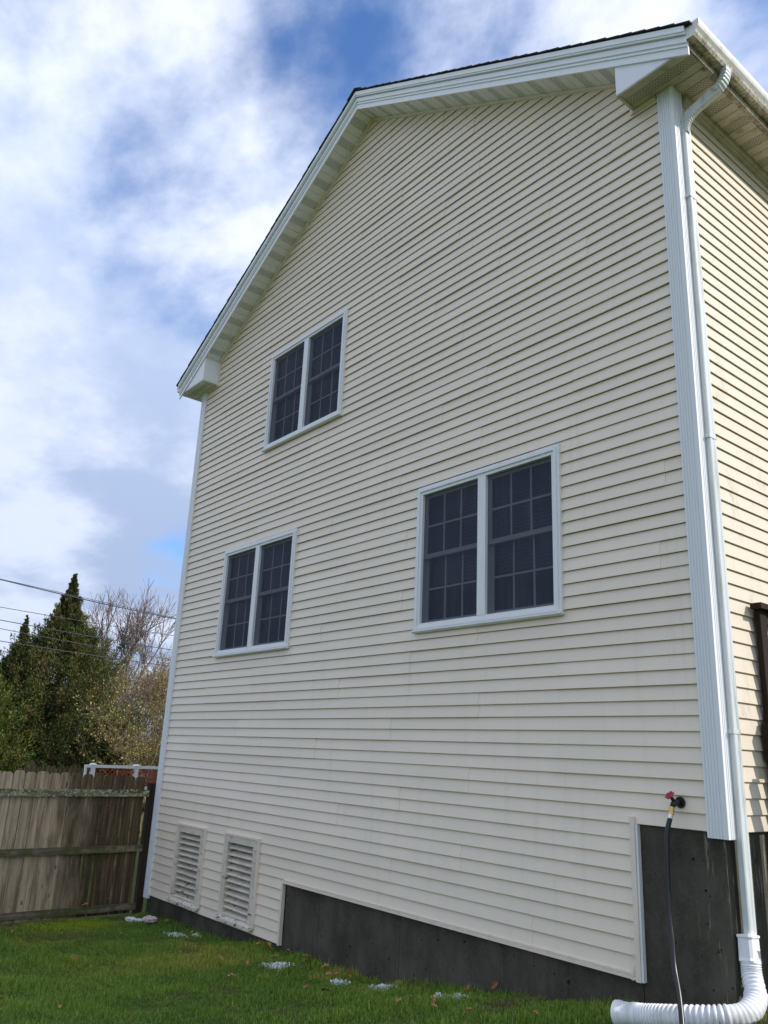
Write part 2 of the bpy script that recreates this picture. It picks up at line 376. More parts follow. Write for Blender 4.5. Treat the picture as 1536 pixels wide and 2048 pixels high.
# ------------------------------------------------------------------ house
W = 8.0; DEPTH = 10.0; OV = .265; EOV = .30
ZPK, SL = 9.085, .586
Z0, CRS = 1.012, .0994            # a course line and the course height
ZA, ZB, ZC = Z0-15*CRS, .088, Z0
XS1, XS2 = 3.222, 7.385
def rake(x): return ZPK - SL*abs(x-W/2)
house = empty('house', (4, 0, -.75), 'cream vinyl sided gable house with white trim, three twin windows and dark concrete foundation', 'house')
WIN = [(5.105, 6.825, 2.469, 3.873), (1.247, 2.970, 2.480, 3.884), (2.015, 3.715, 5.098, 6.490)]
VENT = [(.72, 1.49, -.400, .447), (1.955, 2.715, -.400, .452)]
HOLES = [(a+.03, b-.03, c+.03, d-.03) for a, b, c, d in WIN+VENT]
def bot(x): return ZA if x < XS1 else (ZB if x < XS2 else ZC)
def spans(za, zb, edge=.105):
    """x intervals of the gable wall for the band za..zb (between breakpoints), as functions of z"""
    zm = (za+zb)/2
    x0 = 0.0 if zm > ZA else None
    cuts = []
    lo = edge; hi = W-edge
    segs = [(lo, hi)]
    if zm < ZC: segs = [(lo, XS2)]
    if zm < ZB: segs = [(lo, XS1)]
    for (a, b, c, d) in HOLES:
        if c < zm < d:
            out = []
            for (s, e) in segs:
                if b <= s or a >= e: out.append((s, e)); continue
                if a > s: out.append((s, a))
                if b < e: out.append((b, e))
            segs = out
    return segs
BR = sorted({z for h in HOLES for z in h[2:]} | {ZB})
def clipx(x, z):
    if z <= rake(0): return x
    h = (ZPK - z)/SL
    return min(max(x, W/2-h), W/2+h)
# sheathing
mb = MB(); zs = sorted(set(BR+[ZA, ZC, rake(0)]+[ZPK-.001]))
for za, zb in zip(zs[:-1], zs[1:]):
    for s, e in spans(za, zb, .012):
        mb.face([(clipx(s, za), .006, za), (clipx(e, za), .006, za), (clipx(e, zb), .006, zb), (clipx(s, zb), .006, zb)])
mb.build('sheathing', M_black, house)
# siding panels of the gable wall: two courses each, up to 3.66 m long
LIP, BACK = -.0165, .000
def course_faces(mb, z0, z1, s, e, dy):
    brk = [z0] + [z for z in BR if z0+.002 < z < z1-.002] + [z1]
    any_ = False
    for za, zb in zip(brk[:-1], brk[1:]):
        for (a, b) in spans(za, zb):
            a2, b2 = max(a, s), min(b, e)
            if b2-a2 < .006: continue
            yy = lambda z: LIP + (BACK-LIP)*(z-z0)/(z1-z0) - dy
            P = lambda x, z, y: (clipx(x, z), y, z)
            if clipx(b2, za)-clipx(a2, za) < .004: continue
            if za == z0:
                zl = z0+.010
                # rounded nose, then the face, and the underside returning to the wall
                mb.face([P(a2, z0, LIP-dy+.0025), P(b2, z0, LIP-dy+.0025), P(b2, z0+.003, LIP-dy), P(a2, z0+.003, LIP-dy)])
                mb.face([P(a2, z0+.007, .004), P(b2, z0+.007, .004), P(b2, z0, LIP-dy+.0025), P(a2, z0, LIP-dy+.0025)])
                lo = z0+.003
            else: lo = za
            mb.face([P(a2, lo, yy(lo)), P(b2, lo, yy(lo)), P(b2, zb, yy(zb)), P(a2, zb, yy(zb))])
            for xx in (a2, b2):
                mb.face([P(xx, lo, yy(lo)), P(xx, zb, yy(zb)), P(xx, zb, .003), P(xx, lo, .003)])
            any_ = True
    return any_
rs = random.Random(5)
k = 0; z = ZA; row = 0; pat = [1.15, 2.35, 3.1, .6, 1.9, 2.75]
while z < ZPK-.02:
    z2 = min(z+2*CRS, ZPK)
    off = pat[row % 6] + rs.uniform(-.2, .2)
    seams = [-1]; x = off
    while x < W-.2: seams.append(x); x += 3.0+rs.uniform(-.25, .1)
    seams.append(W+1)
    for (ha, hb, hc, hd) in HOLES:
        if hc < z and z+2*CRS < hd: seams = sorted([q for q in seams if not (ha < q < hb)]+[(ha+hb)/2])
    for i in range(len(seams)-1):
        mb = MB(); ok = False
        dy = .0040*(i % 2)
        for q in (0, 1):
            c0 = z+q*CRS
            if c0 < ZPK-.03:
                ok |= course_faces(mb, c0, min(c0+CRS, ZPK), seams[i]-(.012 if i % 2 else 0), seams[i+1]+(.012 if i % 2 else 0), dy)
        if ok: mb.build('siding_panel', M_side, house)
    z += 2*CRS; row += 1
# side wall (x = W): sheathing + siding
mb = MB(); mb.face([(W-.006, .012, ZC), (W-.006, DEPTH, ZC), (W-.006, DEPTH, 6.64), (W-.006, .012, 6.64)])
mb.face([(0.006, .012, ZA), (.006, DEPTH, ZA), (.006, DEPTH, 6.64), (.006, .012, 6.64)])
mb.face([(0.006, DEPTH, ZA), (W-.006, DEPTH, ZA), (W-.006, DEPTH, 6.7), (W/2, DEPTH, ZPK), (0.006, DEPTH, 6.7)])
mb.build('wall', M_side, house)
z = ZC; row = 0
while z < 6.6:
    off = 1.6+.7*(row % 3)
    for i, (s, e) in enumerate(((.095, off), (off, off+3.2), (off+3.2, DEPTH))):
        mb = MB()
        for q in (0, 1):
            c0 = z+q*CRS; c1 = min(c0+CRS, 6.64)
            if c0 > 6.62: continue
            xl, xb = W+.0135+.0012*(i % 2), W-BACK
            mb.face([(xl-.0025, s, c0), (xl-.0025, e, c0), (xl, e, c0+.003), (xl, s, c0+.003)][::-1])
            mb.face([(W-.004, s, c0+.007), (W-.004, e, c0+.007), (xl-.0025, e, c0), (xl-.0025, s, c0)][::-1])
            mb.face([(xl, s, c0+.003), (xl, e, c0+.003), (xb, e, c1), (xb, s, c1)][::-1])
            mb.face([(xl, s, c0+.003), (xb, s, c1), (W-.004, s, c1), (W-.004, s, c0)])
        mb.build('siding_panel', M_side_algae, house)
    z += 2*CRS; row += 1

# foundation: poured against forms, one lift between two form joints
mb = MB()
def fseg(x0, x1, top):
    n = max(1, round((x1-x0)/.61))
    for i in range(n):
        a = x0+(x1-x0)*i/n; b = x0+(x1-x0)*(i+1)/n
        mb.box(a+.0013, b-.0013, .006+.0015*(i % 2), .25, -1.6, top)
fseg(.012, XS1+.012, ZA+.03); fseg(XS1+.016, XS2-.014, ZB+.03); fseg(XS2-.010, W-.012, ZC+.03)
for i in range(16):
    a = .006+i*.62; mb.box(W-.25, W-.012-.003*(i % 2), max(a, .26)+.0015, a+.6185, -1.6, ZC+.03)
mb.box(W-.24, W-.0135, .0065, .259, -1.59, ZC+.029)
mb.box(.012, .25, .26, DEPTH, -1.6, ZA+.03)
mb.build('foundation', M_conc, house)

# corner posts (fluted)
def corner_post(xc, sgn, z0, z1, wf=.138):
    # profile in plan from the inner end of the front face round the corner to the end of the side face
    pr = []; n = 5; y0 = -.034
    pr.append((0, -.004)); pr.append((0, y0))
    for i in range(n):
        s = .012+(wf-.036)*i/n; w = (wf-.036)/n
        pr += [(s, y0), (s+w*.15, y0+.007), (s+w*.42, y0+.007), (s+w*.57, y0)]
    pr.append((wf, y0)); L0 = wf
    side = []
    for i in range(n):
        s = .026+(wf-.036)*i/n; w = (wf-.036)/n
        side += [(L0, s+y0), (L0-.007, s+w*.15+y0), (L0-.007, s+w*.42+y0), (L0, s+w*.57+y0)]
    pr += side+[(L0, wf+y0), (L0-.02, wf+y0)]
    mb = MB()
    P = lambda q, z: (xc - sgn*(L0-.034) + sgn*q[0]*1.0, q[1], z)
    for a, b in zip(pr[:-1], pr[1:]):
        f = [P(a, z0), P(b, z0), P(b, z1), P(a, z1)]
        mb.face(f if sgn > 0 else f[::-1])
    cap = [P(q, z0) for q in pr]+[P((.02, .0), z0)]
    mb.face(cap[::-1] if sgn > 0 else cap)
    return mb.build('corner_post', M_post, house)
corner_post(W, 1, .978, 6.63); corner_post(0, -1, -.518, 6.63)
# trims
for sg, xa in ((-1, .44), (1, W-.345)):
    a = Vector((xa, 0, rake(xa))); b = Vector((W/2+sg*.0003, 0, ZPK))
    MB().hexa([(a.x, -.038, a.z-.030), (b.x, -.038, b.z-.030), (b.x, -.002, b.z-.030), (a.x, -.002, a.z-.030), (a.x, -.038, a.z-.001), (b.x, -.038, b.z-.001), (b.x, -.002, b.z-.001), (a.x, -.002, a.z-.001)]).build('rake_channel', M_trimcream, house)
mb = MB(); mb.box(.4235, .450, -0.035, -.002, 6.60, 7.0); mb.box(.118, .4232, -0.037, -.002, 6.602, 6.628); mb.build('return_trim', M_trimcream, house)
mb = MB(); mb.box(7.645, 7.671, -0.035, -.002, 6.60, 7.12); mb.box(7.6712, 7.882, -0.037, -.002, 6.602, 6.628); mb.build('return_trim', M_trimcream, house)
mb = MB(); mb.box(XS1-.026, XS1+.004, -0.035, .004, ZA-.006, ZB+.004); mb.build('corner_channel', M_trimcream, house)
mb = MB(); mb.box(XS1+.006, XS2-.003, -0.033, .004, ZB-.004, ZB+.012); mb.box(XS1+.006, XS2-.003, -0.030, .004, ZB+.020, ZB+.032); mb.box(XS1+.006, XS2-.003, -0.023, .004, ZB+.010, ZB+.022)
mb.build('bottom_channel', M_trimcream, house)
mb = MB(); mb.box(XS2-.040, XS2-.004, -0.037, .004, ZB-.012, ZC+.045); mb.build('step_channel', M_trimcream, house)
mb = MB(); mb.box(XS2-.002, XS2+.013, -0.029, .004, ZB-.010, ZC-.002); mb.build('step_flashing', M_white, house)
mb = MB(); mb.face([(XS2-.075, -.038, ZB-.005), (XS2-.06, -.029, ZB-.012), (XS2-.028, -.036, ZB+.13), (XS2-.055, -.032, ZB+.14)]); mb.face([(XS2-.06, -.034, ZB+.11), (XS2-.022, -.038, ZB+.12), (XS2-.05, -.042, ZB+.155)])
mb.build('torn_channel_strip', M_trimcream, house)

# windows
def frame_rect(mb, x0, x1, z0, z1, w, ya, yb):
    mb.box(x0, x1, ya, yb, z1-w, z1); mb.box(x0, x1, ya, yb, z0, z0+w)
    mb.box(x0, x0+w, ya, yb, z0+w, z1-w); mb.box(x1-w, x1, ya, yb, z0+w, z1-w)
for wi, (x0, x1, z0, z1) in enumerate(WIN):
    xm = (x0+x1)/2
    w = bpy.data.objects.new('window', None); w.empty_display_size = .1; link(w, house); w.location = Vector((xm, 0, z0))-WLOC['house']; WLOC[w.name] = Vector((xm, 0, z0))
    mb = MB(); frame_rect(mb, x0, x1, z0, z1, .026, -.036, .004); frame_rect(mb, x0+.0262, x1-.0262, z0+.0262, z1-.0262, .022, -.046, .010); frame_rect(mb, x0+.0485, x1-.0485, z0+.0485, z1-.0485, .030, -.034, .05)
    mb.build('casing', M_white, w)
    mb = MB(); mb.box(xm-.048, xm+.048, -.036, .05, z0+.079, z1-.079); mb.build('mullion', M_white, w)
    mb = MB(); mb.hexa([(x0-.004, -.060, z0+.004), (x1+.004, -.060, z0+.004), (x1+.004, -.037, z0-.010), (x0-.004, -.037, z0-.010), (x0-.004, -.060, z0+.020), (x1+.004, -.060, z0+.020), (x1+.004, -.0365, z0+.024), (x0-.004, -.0365, z0+.024)]); mb.build('sill', M_white, w)
    for (a, b) in ((x0+.079, xm-.0485), (xm+.0485, x1-.079)):
        c, d = z0+.079, z1-.079; mid = (c+d)/2+.01
        # upper sash forward, lower sash set back
        for (zl, zh, y) in ((mid-.02, d, .006), (c, mid+.02, .036)):
            mb = MB(); frame_rect(mb, a, b, zl, zh, .034, y, y+.026); sash = mb.build('sash', M_sash, w)
            pw = (b-a-.068)/3; ph = (zh-zl-.068)/2
            for i in range(3):
                for j in range(2):
                    px, pz = a+.034+i*pw, zl+.034+j*ph
                    MB().face([(px, y+.014, pz), (px+pw, y+.014, pz), (px+pw, y+.014, pz+ph), (px, y+.014, pz+ph)]).build('pane', M_glass, w)
            for i in (1, 2):
                MB().box(a+.034+i*pw-.009, a+.034+i*pw+.009, y+.006, y+.0125, zl+.034, zh-.034).build('muntin', M_white, w)
            MB().box(a+.034, b-.034, y+.0063, y+.0122, zl+.034+ph-.009, zl+.034+ph+.009).build('muntin', M_white, w)
        MB().box(a+.001, b-.001, -.004, .0055, mid-.020, mid+.022).build('meeting_rail', M_white, w)
        MB().face([(a, -.006, c), (b, -.006, c), (b, -.006, d), (a, -.006, d)]).build('insect_screen', M_screen, w)
        bl = MB(); zb = c+(d-c)*(.30+.05*wi)
        nsl = 26
        for i in range(nsl):
            q0 = zb+(d-zb)*i/nsl; q1 = zb+(d-zb)*(i+1)/nsl
            bl.face([(a-.03, .105, q0), (b+.03, .105, q0), (b+.03, .118, q1), (a-.03, .118, q1)])
        bl.build('blind', M_blind, w)
    mb = MB(); mb.face([(x0-.1, .6, z0-.1), (x1+.1, .6, z0-.1), (x1+.1, .6, z1+.1), (x0-.1, .6, z1+.1)])
    mb.build('interior', M_black, w)

# louvred vents
for vi, (x0, x1, z0, z1) in enumerate(VENT):
    w = bpy.data.objects.new('louver_vent', None); link(w, house); xm = (x0+x1)/2; w.location = Vector((xm, 0, z0))-WLOC['house']; WLOC[w.name] = Vector((xm, 0, z0))
    mb = MB(); mb.box(x0, x1, -.040, .004, z1-.022, z1); mb.box(x1-.022, x1, -.040, .004, z0-.02, z1-.0225); mb.box(x0, x0+.022, -.040, .004, z0-.02, z1-.0225)
    mb.build('channel', M_trimcream, w)
    mb = MB(); mb.box(x0+.0225, x0+.085, -.034, .03, z0, z1-.0228); mb.box(x1-.120, x1-.0225, -.034, .03, z0, z1-.0228); mb.box(x0+.0852, x1-.1202, -.033, .03, z1-.095, z1-.0230)
    mb.build('frame', M_peel, w)
    n = 11; a, b = x0+.0853, x1-.1203; h = (z1-.096-z0-.01)/n
    for i in range(n):
        zb = z0+.012+h*i; dz = rs.uniform(-.003, .003); t = rs.uniform(-.006, .006)
        MB().hexa([(a, -.020, zb+dz), (b, -.020, zb+dz+t), (b, .085, zb+h*.74), (a, .085, zb+h*.74), (a, -.020, zb+.012+dz), (b, -.020, zb+.012+dz+t), (b, .085, zb+h*.74+.010), (a, .085, zb+h*.74+.010)]).build('slat', M_peel, w)
    mb = MB(); mb.hexa([(x0-.01, -.075, z0-.045), (x1-.02, -.075, z0-.050), (x1-.02, .004, z0-.03), (x0-.01, .004, z0-.03), (x0-.01, -.075, z0-.012), (x1-.02, -.075, z0-.017), (x1-.02, .004, z0+.006), (x0-.01, .004, z0+.006)]); mb.build('sill', M_peel2, w)
    MB().face([(x0, .12, z0-.02), (x1, .12, z0-.02), (x1, .12, z1), (x0, .12, z1)]).build('backing', M_black, w)

# soffits: 0.3 m panels of three strips, the middle one vented
def soffit_panel(P, wid, length, name, ms, parent):
    """P(s, t, d): s along the run 0..wid, t across 0..length, d depth out of the face"""
    mb = MB(); uv = []
    g = .011; w3 = wid/3
    for q in range(3):
        a, b = q*w3, (q+1)*w3
        mb.mi = 1 if q == 1 else 0
        mb.face([P(a+g, .0, 0), P(b-g*.2, .0, 0), P(b-g*.2, length, 0), P(a+g, length, 0)]); uv.append([(a+g, 0), (b, 0), (b, length), (a+g, length)])
        mb.mi = 0
        mb.face([P(a, 0, -.014), P(a+g, 0, 0), P(a+g, length, 0), P(a, length, -.014)]); uv.append([(0, 0)]*4)
        mb.face([P(a-g*.2, 0, 0), P(a, 0, -.014), P(a, length, -.014), P(a-g*.2, length, 0)]); uv.append([(0, 0)]*4)
    o = mb.build(name, ms, parent)
    lay = o.data.uv_layers.new(name='UVMap')
    i = 0
    for f in uv:
        for q in f: lay.data[i].uv = (q[1], q[0]) ; i += 1
    return o
cs = 1/math.sqrt(1+SL*SL)
for sg in (-1, 1):
    n = 14; run = (W/2-.425) if sg > 0 else (7.672-W/2); dx = run/n
    for i in range(n):
        def P(s, t, d, i=i, sg=sg):
            xx = W/2 - sg*run + sg*(i*dx + s*cs)
            return (xx, -t-.002, rake(xx) - d*.9)
        soffit_panel(P, dx/cs, OV-.004, 'soffit_panel', [M_soffit, M_vent], house)
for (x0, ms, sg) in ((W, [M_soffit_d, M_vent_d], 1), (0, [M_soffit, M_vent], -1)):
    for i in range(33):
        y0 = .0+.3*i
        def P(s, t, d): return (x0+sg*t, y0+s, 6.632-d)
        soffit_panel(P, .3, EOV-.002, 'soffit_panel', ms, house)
# boxed returns at the eaves
for sg, xe, xi in ((1, W+EOV, 7.672), (-1, -EOV, .425)):
    mb = MB(); yb = -OV-.001
    tri = [(xi, yb, 6.632), (xe, yb, 6.632), (xe, yb, rake(xe)+.02), (xi, yb, rake(xi)+.02)]
    if rake(xe) < 6.632: tri = [(xi, yb, 6.632), (W/2+sg*(ZPK-6.632)/SL, yb, 6.632), (xi, yb, rake(xi)+.02)]
    mb.prism(tri, (0, .012, 0))
    mb.box(min(xi, xi+sg*.012), max(xi, xi+sg*.012), yb+.0125, -.002, 6.6325, rake(xi)-.001)
    ret = mb.build('eave_return', M_fascia, house)
    mb2 = MB(); lo, hi = min(xi, xe), max(xi, xe)
    def P(s, t, d): return (lo+t, -OV+s+.002, 6.631-d)
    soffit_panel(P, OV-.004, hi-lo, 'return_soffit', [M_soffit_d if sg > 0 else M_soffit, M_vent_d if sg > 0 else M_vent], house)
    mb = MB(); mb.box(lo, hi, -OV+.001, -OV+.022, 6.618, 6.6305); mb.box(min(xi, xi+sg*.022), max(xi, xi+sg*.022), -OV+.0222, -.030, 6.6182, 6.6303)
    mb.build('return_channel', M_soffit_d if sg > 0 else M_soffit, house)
# rake fascia, its bead and crown, in lengths with joints
def rake_strip(sg, ya, yb, d0, d1, xa, xb):
    P = lambda x, y, d: (x, y, ZPK-SL*abs(x-W/2)+d)
    return [P(xa, ya, d0), P(xb, ya, d0), P(xb, yb, d0), P(xa, yb, d0), P(xa, ya, d1), P(xb, ya, d1), P(xb, yb, d1), P(xa, yb, d1)]
for sg in (-1, 1):
    xE = W/2+sg*(W/2+EOV+.02)
    cuts = [W/2+sg*.0005, W/2+sg*1.72, W/2+sg*3.42, xE] if sg > 0 else [W/2-.0005, W/2-2.2, xE]
    for a, b in zip(cuts[:-1], cuts[1:]):
        a2 = a+sg*.0012
        mb = MB(); mb.hexa(rake_strip(sg, -OV-.016, -OV+.0, -.012, .095, a2, b)); mb.hexa(rake_strip(sg, -OV-.030, -OV-.0161, .0951, .150, a2, b)); mb.hexa(rake_strip(sg, -OV-.0165, -OV, .0953, .205, a2, b))
        mb.hexa(rake_strip(sg, -OV-.026, -OV-.0164, .058, .074, a2, b))
        mb.build('rake_fascia', M_fascia, house)
        mb = MB(); mb.hexa(rake_strip(sg, -OV-.050, -OV-.0168, .160, .178, a2, b)); mb.hexa(rake_strip(sg, -OV-.058, -OV-.0168, .1782, .232, a2, b))
        mb.build('rake_crown', M_fascia, house)
# roof deck and shingle courses
roof = None
mb = MB()
for sg in (-1, 1):
    xE = W/2+sg*(W/2+EOV+.045)
    mb.hexa(rake_strip(sg, -OV-.05, DEPTH+.2, .2325, .246, W/2, xE))
roof = mb.build('roof', M_shin, house)
for sg in (-1, 1):
    nC = 36; span = W/2+EOV+.075; dx = span/nC
    for i in range(nC):
        xa = W/2+sg*(span-i*dx); xb = W/2+sg*(span-(i+1)*dx-.02)
        if abs(xb-W/2) < .02 or sg*(xb-W/2) < 0: xb = W/2
        yj = -OV-.072+rs.uniform(-.003, .004)
        P = lambda x, y, d: (x, y, ZPK-SL*abs(x-W/2)+d)
        MB().hexa([P(xa, yj, .2465), P(xb, yj, .2465), P(xb, DEPTH+.22, .2465), P(xa, DEPTH+.22, .2465), P(xa, yj, .263), P(xb, yj, .252), P(xb, DEPTH+.22, .252), P(xa, DEPTH+.22, .263)]).build('shingle_course', M_shin, roof)
mb = MB(); P = lambda x, d: (x, -OV-.080, ZPK-SL*abs(x-W/2)+d)
mb.prism([P(W/2-.14, .262), P(W/2, .262), P(W/2+.14, .262), P(W/2+.14, .272), P(W/2, .278), P(W/2-.14, .272)], (0, DEPTH+.5, 0)); mb.build('ridge_cap', M_shin, roof)
# eave fascia and gutters
for sg in (1, -1):
    xf = W/2+sg*(W/2+EOV)
    mb = MB(); mb.box(min(xf, xf+sg*.018), max(xf, xf+sg*.018), -OV, DEPTH, 6.612, 6.80); mb.box(min(xf-sg*.03, xf-sg*.0002), max(xf-sg*.03, xf-sg*.0002), .001, DEPTH, 6.618, 6.631)
    mb.build('eave_fascia', M_dirty if sg > 0 else M_soffit, house)
    prof = [(.020, 6.800), (.020, 6.668), (.078, 6.668), (.092, 6.690), (.100, 6.712), (.118, 6.735), (.126, 6.758), (.126, 6.795), (.116, 6.800), (.116, 6.794), (.121, 6.789), (.121, 6.760), (.112, 6.739), (.095, 6.716), (.087, 6.693), (.075, 6.673), (.025, 6.673), (.025, 6.800)]
    mb = MB(); poly = [(xf+sg*a, -OV-.03, b) for a, b in prof]
    mb.prism(poly if sg < 0 else poly[::-1], (0, DEPTH+OV+.03, 0))
    cap = [(xf+sg*a, -OV-.032, b) for a, b in prof[:8]]
    mb.prism(cap if sg < 0 else cap[::-1], (0, .002, 0))
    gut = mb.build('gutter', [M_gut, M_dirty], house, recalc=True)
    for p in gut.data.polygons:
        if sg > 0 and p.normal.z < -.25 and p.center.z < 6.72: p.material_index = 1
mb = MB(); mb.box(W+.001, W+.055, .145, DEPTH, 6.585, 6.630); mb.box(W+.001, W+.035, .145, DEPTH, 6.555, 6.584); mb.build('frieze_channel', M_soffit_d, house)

# downspout: gutter outlet, elbows, offset, long fluted leader, straps
SQ = []
for k in range(24):
    an = 2*math.pi*k/24; c, s_ = math.cos(an), math.sin(an)
    q = 1/max(abs(c), abs(s_))**.75; rip = 1-.035*(k % 2)
    SQ.append((c*q*rip*1.0, s_*q*rip*.66))
dsp = bpy.data.objects.new('downspout', None); link(dsp, house); dsp.location = Vector((8.04, .085, .4))-WLOC['house']; WLOC[dsp.name] = Vector((8.04, .085, .4))
def arc(p0, p1, p2, n=15):
    p0, p1, p2 = map(Vector, (p0, p1, p2)); return [p0*(1-t)**2+p1*2*t*(1-t)+p2*t*t for t in [i/n for i in range(n+1)]]
pe1 = arc((8.372, .185, 6.672), (8.372, .185, 6.56), (8.28, .16, 6.50))
mb = MB(); mb.tube(pe1, [.047-.006*(i % 2) for i in range(len(pe1))], 24, sq=[(b, a) for a, b in SQ]); mb.build('elbow', M_spout, dsp, recalc=True)
mb = MB(); mb.tube([(8.295, .165, 6.510), (8.115, .105, 6.392)], .042, 24, sq=[(b, a) for a, b in SQ]); mb.build('offset_pipe', M_spout, dsp, recalc=True)
pe2 = arc((8.13, .11, 6.402), (8.040, .085, 6.340), (8.040, .085, 6.215))
mb = MB(); mb.tube(pe2, [.047-.006*(i % 2) for i in range(len(pe2))], 24, sq=[(b, a) for a, b in SQ]); mb.build('elbow', M_spout, dsp, recalc=True)
mb = MB(); 
pl = []
for y, x in ((.045, 8.018), (.062, 8.016), (.068, 8.019), (.085, 8.016), (.108, 8.019), (.125, 8.016), (.127, 8.02), (.127, 8.052), (.122, 8.058), (.100, 8.058), (.094, 8.055), (.078, 8.055), (.072, 8.058), (.05, 8.058), (.043, 8.053), (.043, 8.020)):
    pl.append((x+.010, y+.018, .43))
mb.prism(pl[::-1], (0, 0, 5.83)); mb.build('leader_pipe', M_spout, dsp, recalc=True)
for zz in (1.60, 3.6, 5.6):
    mb = MB(); mb.box(8.0685, 8.0705, 0.0540, 0.1440, zz, zz+.028); mb.box(8.01, 8.0705, 0.0520, 0.0545, zz, zz+.028); mb.box(8.01, 8.0705, 0.1415, 0.1435, zz, zz+.028)
    mb.tube([(8.01, .030, zz+.014), (8.024, .030, zz+.014)], .009, 8); mb.build('strap', M_spout, dsp)

# ------------------------------------------------------------------ narrow deck walk beside the side wall
deck = empty('wooden_deck', (8.1, 1.5, .1), 'dark brown stained wooden deck railing standing against the sunlit side wall', 'deck')
for yp in (.552, 1.95, 3.4): MB().box(8.027, 8.067, yp, yp+.088, -.2, 2.455).build('post', M_deck, deck)
MB().box(8.026, 8.105, .500, 3.52, 2.456, 2.495).build('top_rail', M_deck, deck)
MB().box(8.028, 8.056, .641, 3.399, 2.365, 2.4555).build('rail', M_deck, deck)
MB().box(8.028, 8.056, .641, 3.399, 1.735, 1.77).build('rail', M_deck, deck)
for i in range(17): MB().box(8.030, 8.055, .98+i*.135, 1.015+i*.135, 1.7705, 2.3645).build('baluster', M_deck, deck)
MB().box(8.107, 8.145, .50, 3.6, 1.45, 1.66).build('rim_joist', M_deck, deck)
MB().box(8.0265, 8.1065, .51, .549, 1.45, 1.66).build('rim_joist', M_deck, deck)
MB().box(8.0268, 8.155, .505, 3.6, 1.6605, 1.690).build('deck_board', M_deck, deck)
MB().box(8.146, 8.20, .45, .54, -.2, 1.45).build('post', M_deck, deck)

# ------------------------------------------------------------------ faucet and hose
fau = empty('outdoor_faucet', (7.715, 0, 1.165), 'black wall faucet with small red wheel handle and brass fitting on cream siding', 'faucet')
mb = MB(); mb.tube([(7.716, -.017, 1.170), (7.716, -.024, 1.170)], [.036, .034], 18); mb.build('flange', M_blackm, fau)
mb = MB(); mb.tube([(7.716, -.022, 1.170), (7.712, -.060, 1.168), (7.706, -.082, 1.158), (7.702, -.092, 1.138)], [.017, .018, .019, .016], 12)
mb.tube([(7.708, -.070, 1.172), (7.703, -.086, 1.190), (7.698, -.102, 1.207)], [.013, .012, .008], 10); mb.build('valve_body', M_blackm, fau, True)
hc = Vector((7.697, -.105, 1.212)); hn = Vector((-.2, -.68, .70)).normalized(); ha = hn.cross(Vector((1, 0, 0))).normalized(); hb = hn.cross(ha)
mb = MB(); ring = [hc+ha*(.024+.005*math.cos(6*t))*math.cos(t)+hb*(.024+.005*math.cos(6*t))*math.sin(t) for t in [2*math.pi*i/36 for i in range(37)]]
mb.tube(ring, .0055, 8, cap=False)
for i in range(3):
    t = math.pi*i/3; mb.tube([hc+ha*.024*math.cos(t)+hb*.024*math.sin(t), hc+hn*-.004, hc-ha*.024*math.cos(t)-hb*.024*math.sin(t)], .004, 6)
mb.tube([hc-hn*.012, hc+hn*.008], .007, 8); mb.build('handle', M_redh, fau, True)
mb = MB(); mb.tube([(7.702, -.092, 1.142), (7.700, -.098, 1.118)], [.0175, .0175], 12); mb.tube([(7.700, -.0975, 1.1185), (7.698, -.103, 1.098)], [.0155, .019], 12); mb.build('brass_fitting', M_brass, fau)
hose = empty('garden_hose', (7.69, -.10, 1.09), 'black rubber garden hose hanging from the faucet down over the white pipe', 'hose')
mb = MB(); mb.tube([(7.698, -.103, 1.0975), (7.694, -.110, 1.072)], [.0165, .0155], 12); mb.build('ferrule', M_steel, hose)
def catmull(P, n=10):
    P = [Vector(p) for p in P]; P = [P[0]*2-P[1]]+P+[P[-1]*2-P[-2]]; out = []
    for i in range(1, len(P)-2):
        for k in range(n):
            t = k/n; a, b, c, d = P[i-1:i+3]
            out.append(.5*((2*b)+(c-a)*t+(2*a-5*b+4*c-d)*t*t+(3*b-a-3*c+d)*t**3))
    out.append(P[-2]); return out
mb = MB(); mb.tube(catmull([(7.6945, -.1095, 1.074), (7.684, -.130, 1.00), (7.684, -.150, .88), (7.703, -.19, .565), (7.738, -.23, .405), (7.774, -.28, .275), (7.845, -.36, .145), (7.92, -.47, -.01), (7.97, -.60, -.08), (8.05, -.90, -.13), (8.2, -1.4, -.16), (8.4, -1.9, -.20)]), .0155, 12)
mb.build('hose_line', M_hose, hose, True)

# ------------------------------------------------------------------ corrugated drain pipe on the downspout
pipe = empty('corrugated_drain_pipe', (8.06, .03, .15), 'white corrugated plastic drain pipe curving from the downspout along the foundation', 'pipe')
sqa = [(max(-1, min(1, 1.25*math.cos(2*math.pi*k/20)))*.78, max(-1, min(1, 1.25*math.sin(2*math.pi*k/20)))) for k in range(20)]
mb = MB(); mb.tube([(8.040, .085, .455), (8.042, .083, .445), (8.042, .083, .438), (8.046, .078, .34), (8.050, .072, .315)], [.062, .062, .056, .058, .060], 20, sq=sqa); mb.build('adapter', M_pipe, pipe, False, True)
cp = catmull([(8.050, .072, .318), (8.062, .055, .25), (8.110, -.015, .150), (8.095, -.115, .085), (8.0, -.21, .058), (7.85, -.265, .030), (7.70, -.29, .002), (7.60, -.305, -.016), (7.535, -.31, -.026)], 26)
rr = []
for i in range(len(cp)):
    u = i/(len(cp)-1)
    amp = .0045 if u < .24 else (.0015 if u < .46 else .0075)
    rr.append((.056 if u < .22 else .062)+amp*(1.6*abs(math.sin(i*math.pi/5.0))-.8))
mb = MB(); mb.tube(cp, rr, 24); mb.build('corrugated_hose', M_pipe, pipe, True)
e0 = cp[-1]; ed = (cp[-1]-cp[-6]).normalized()
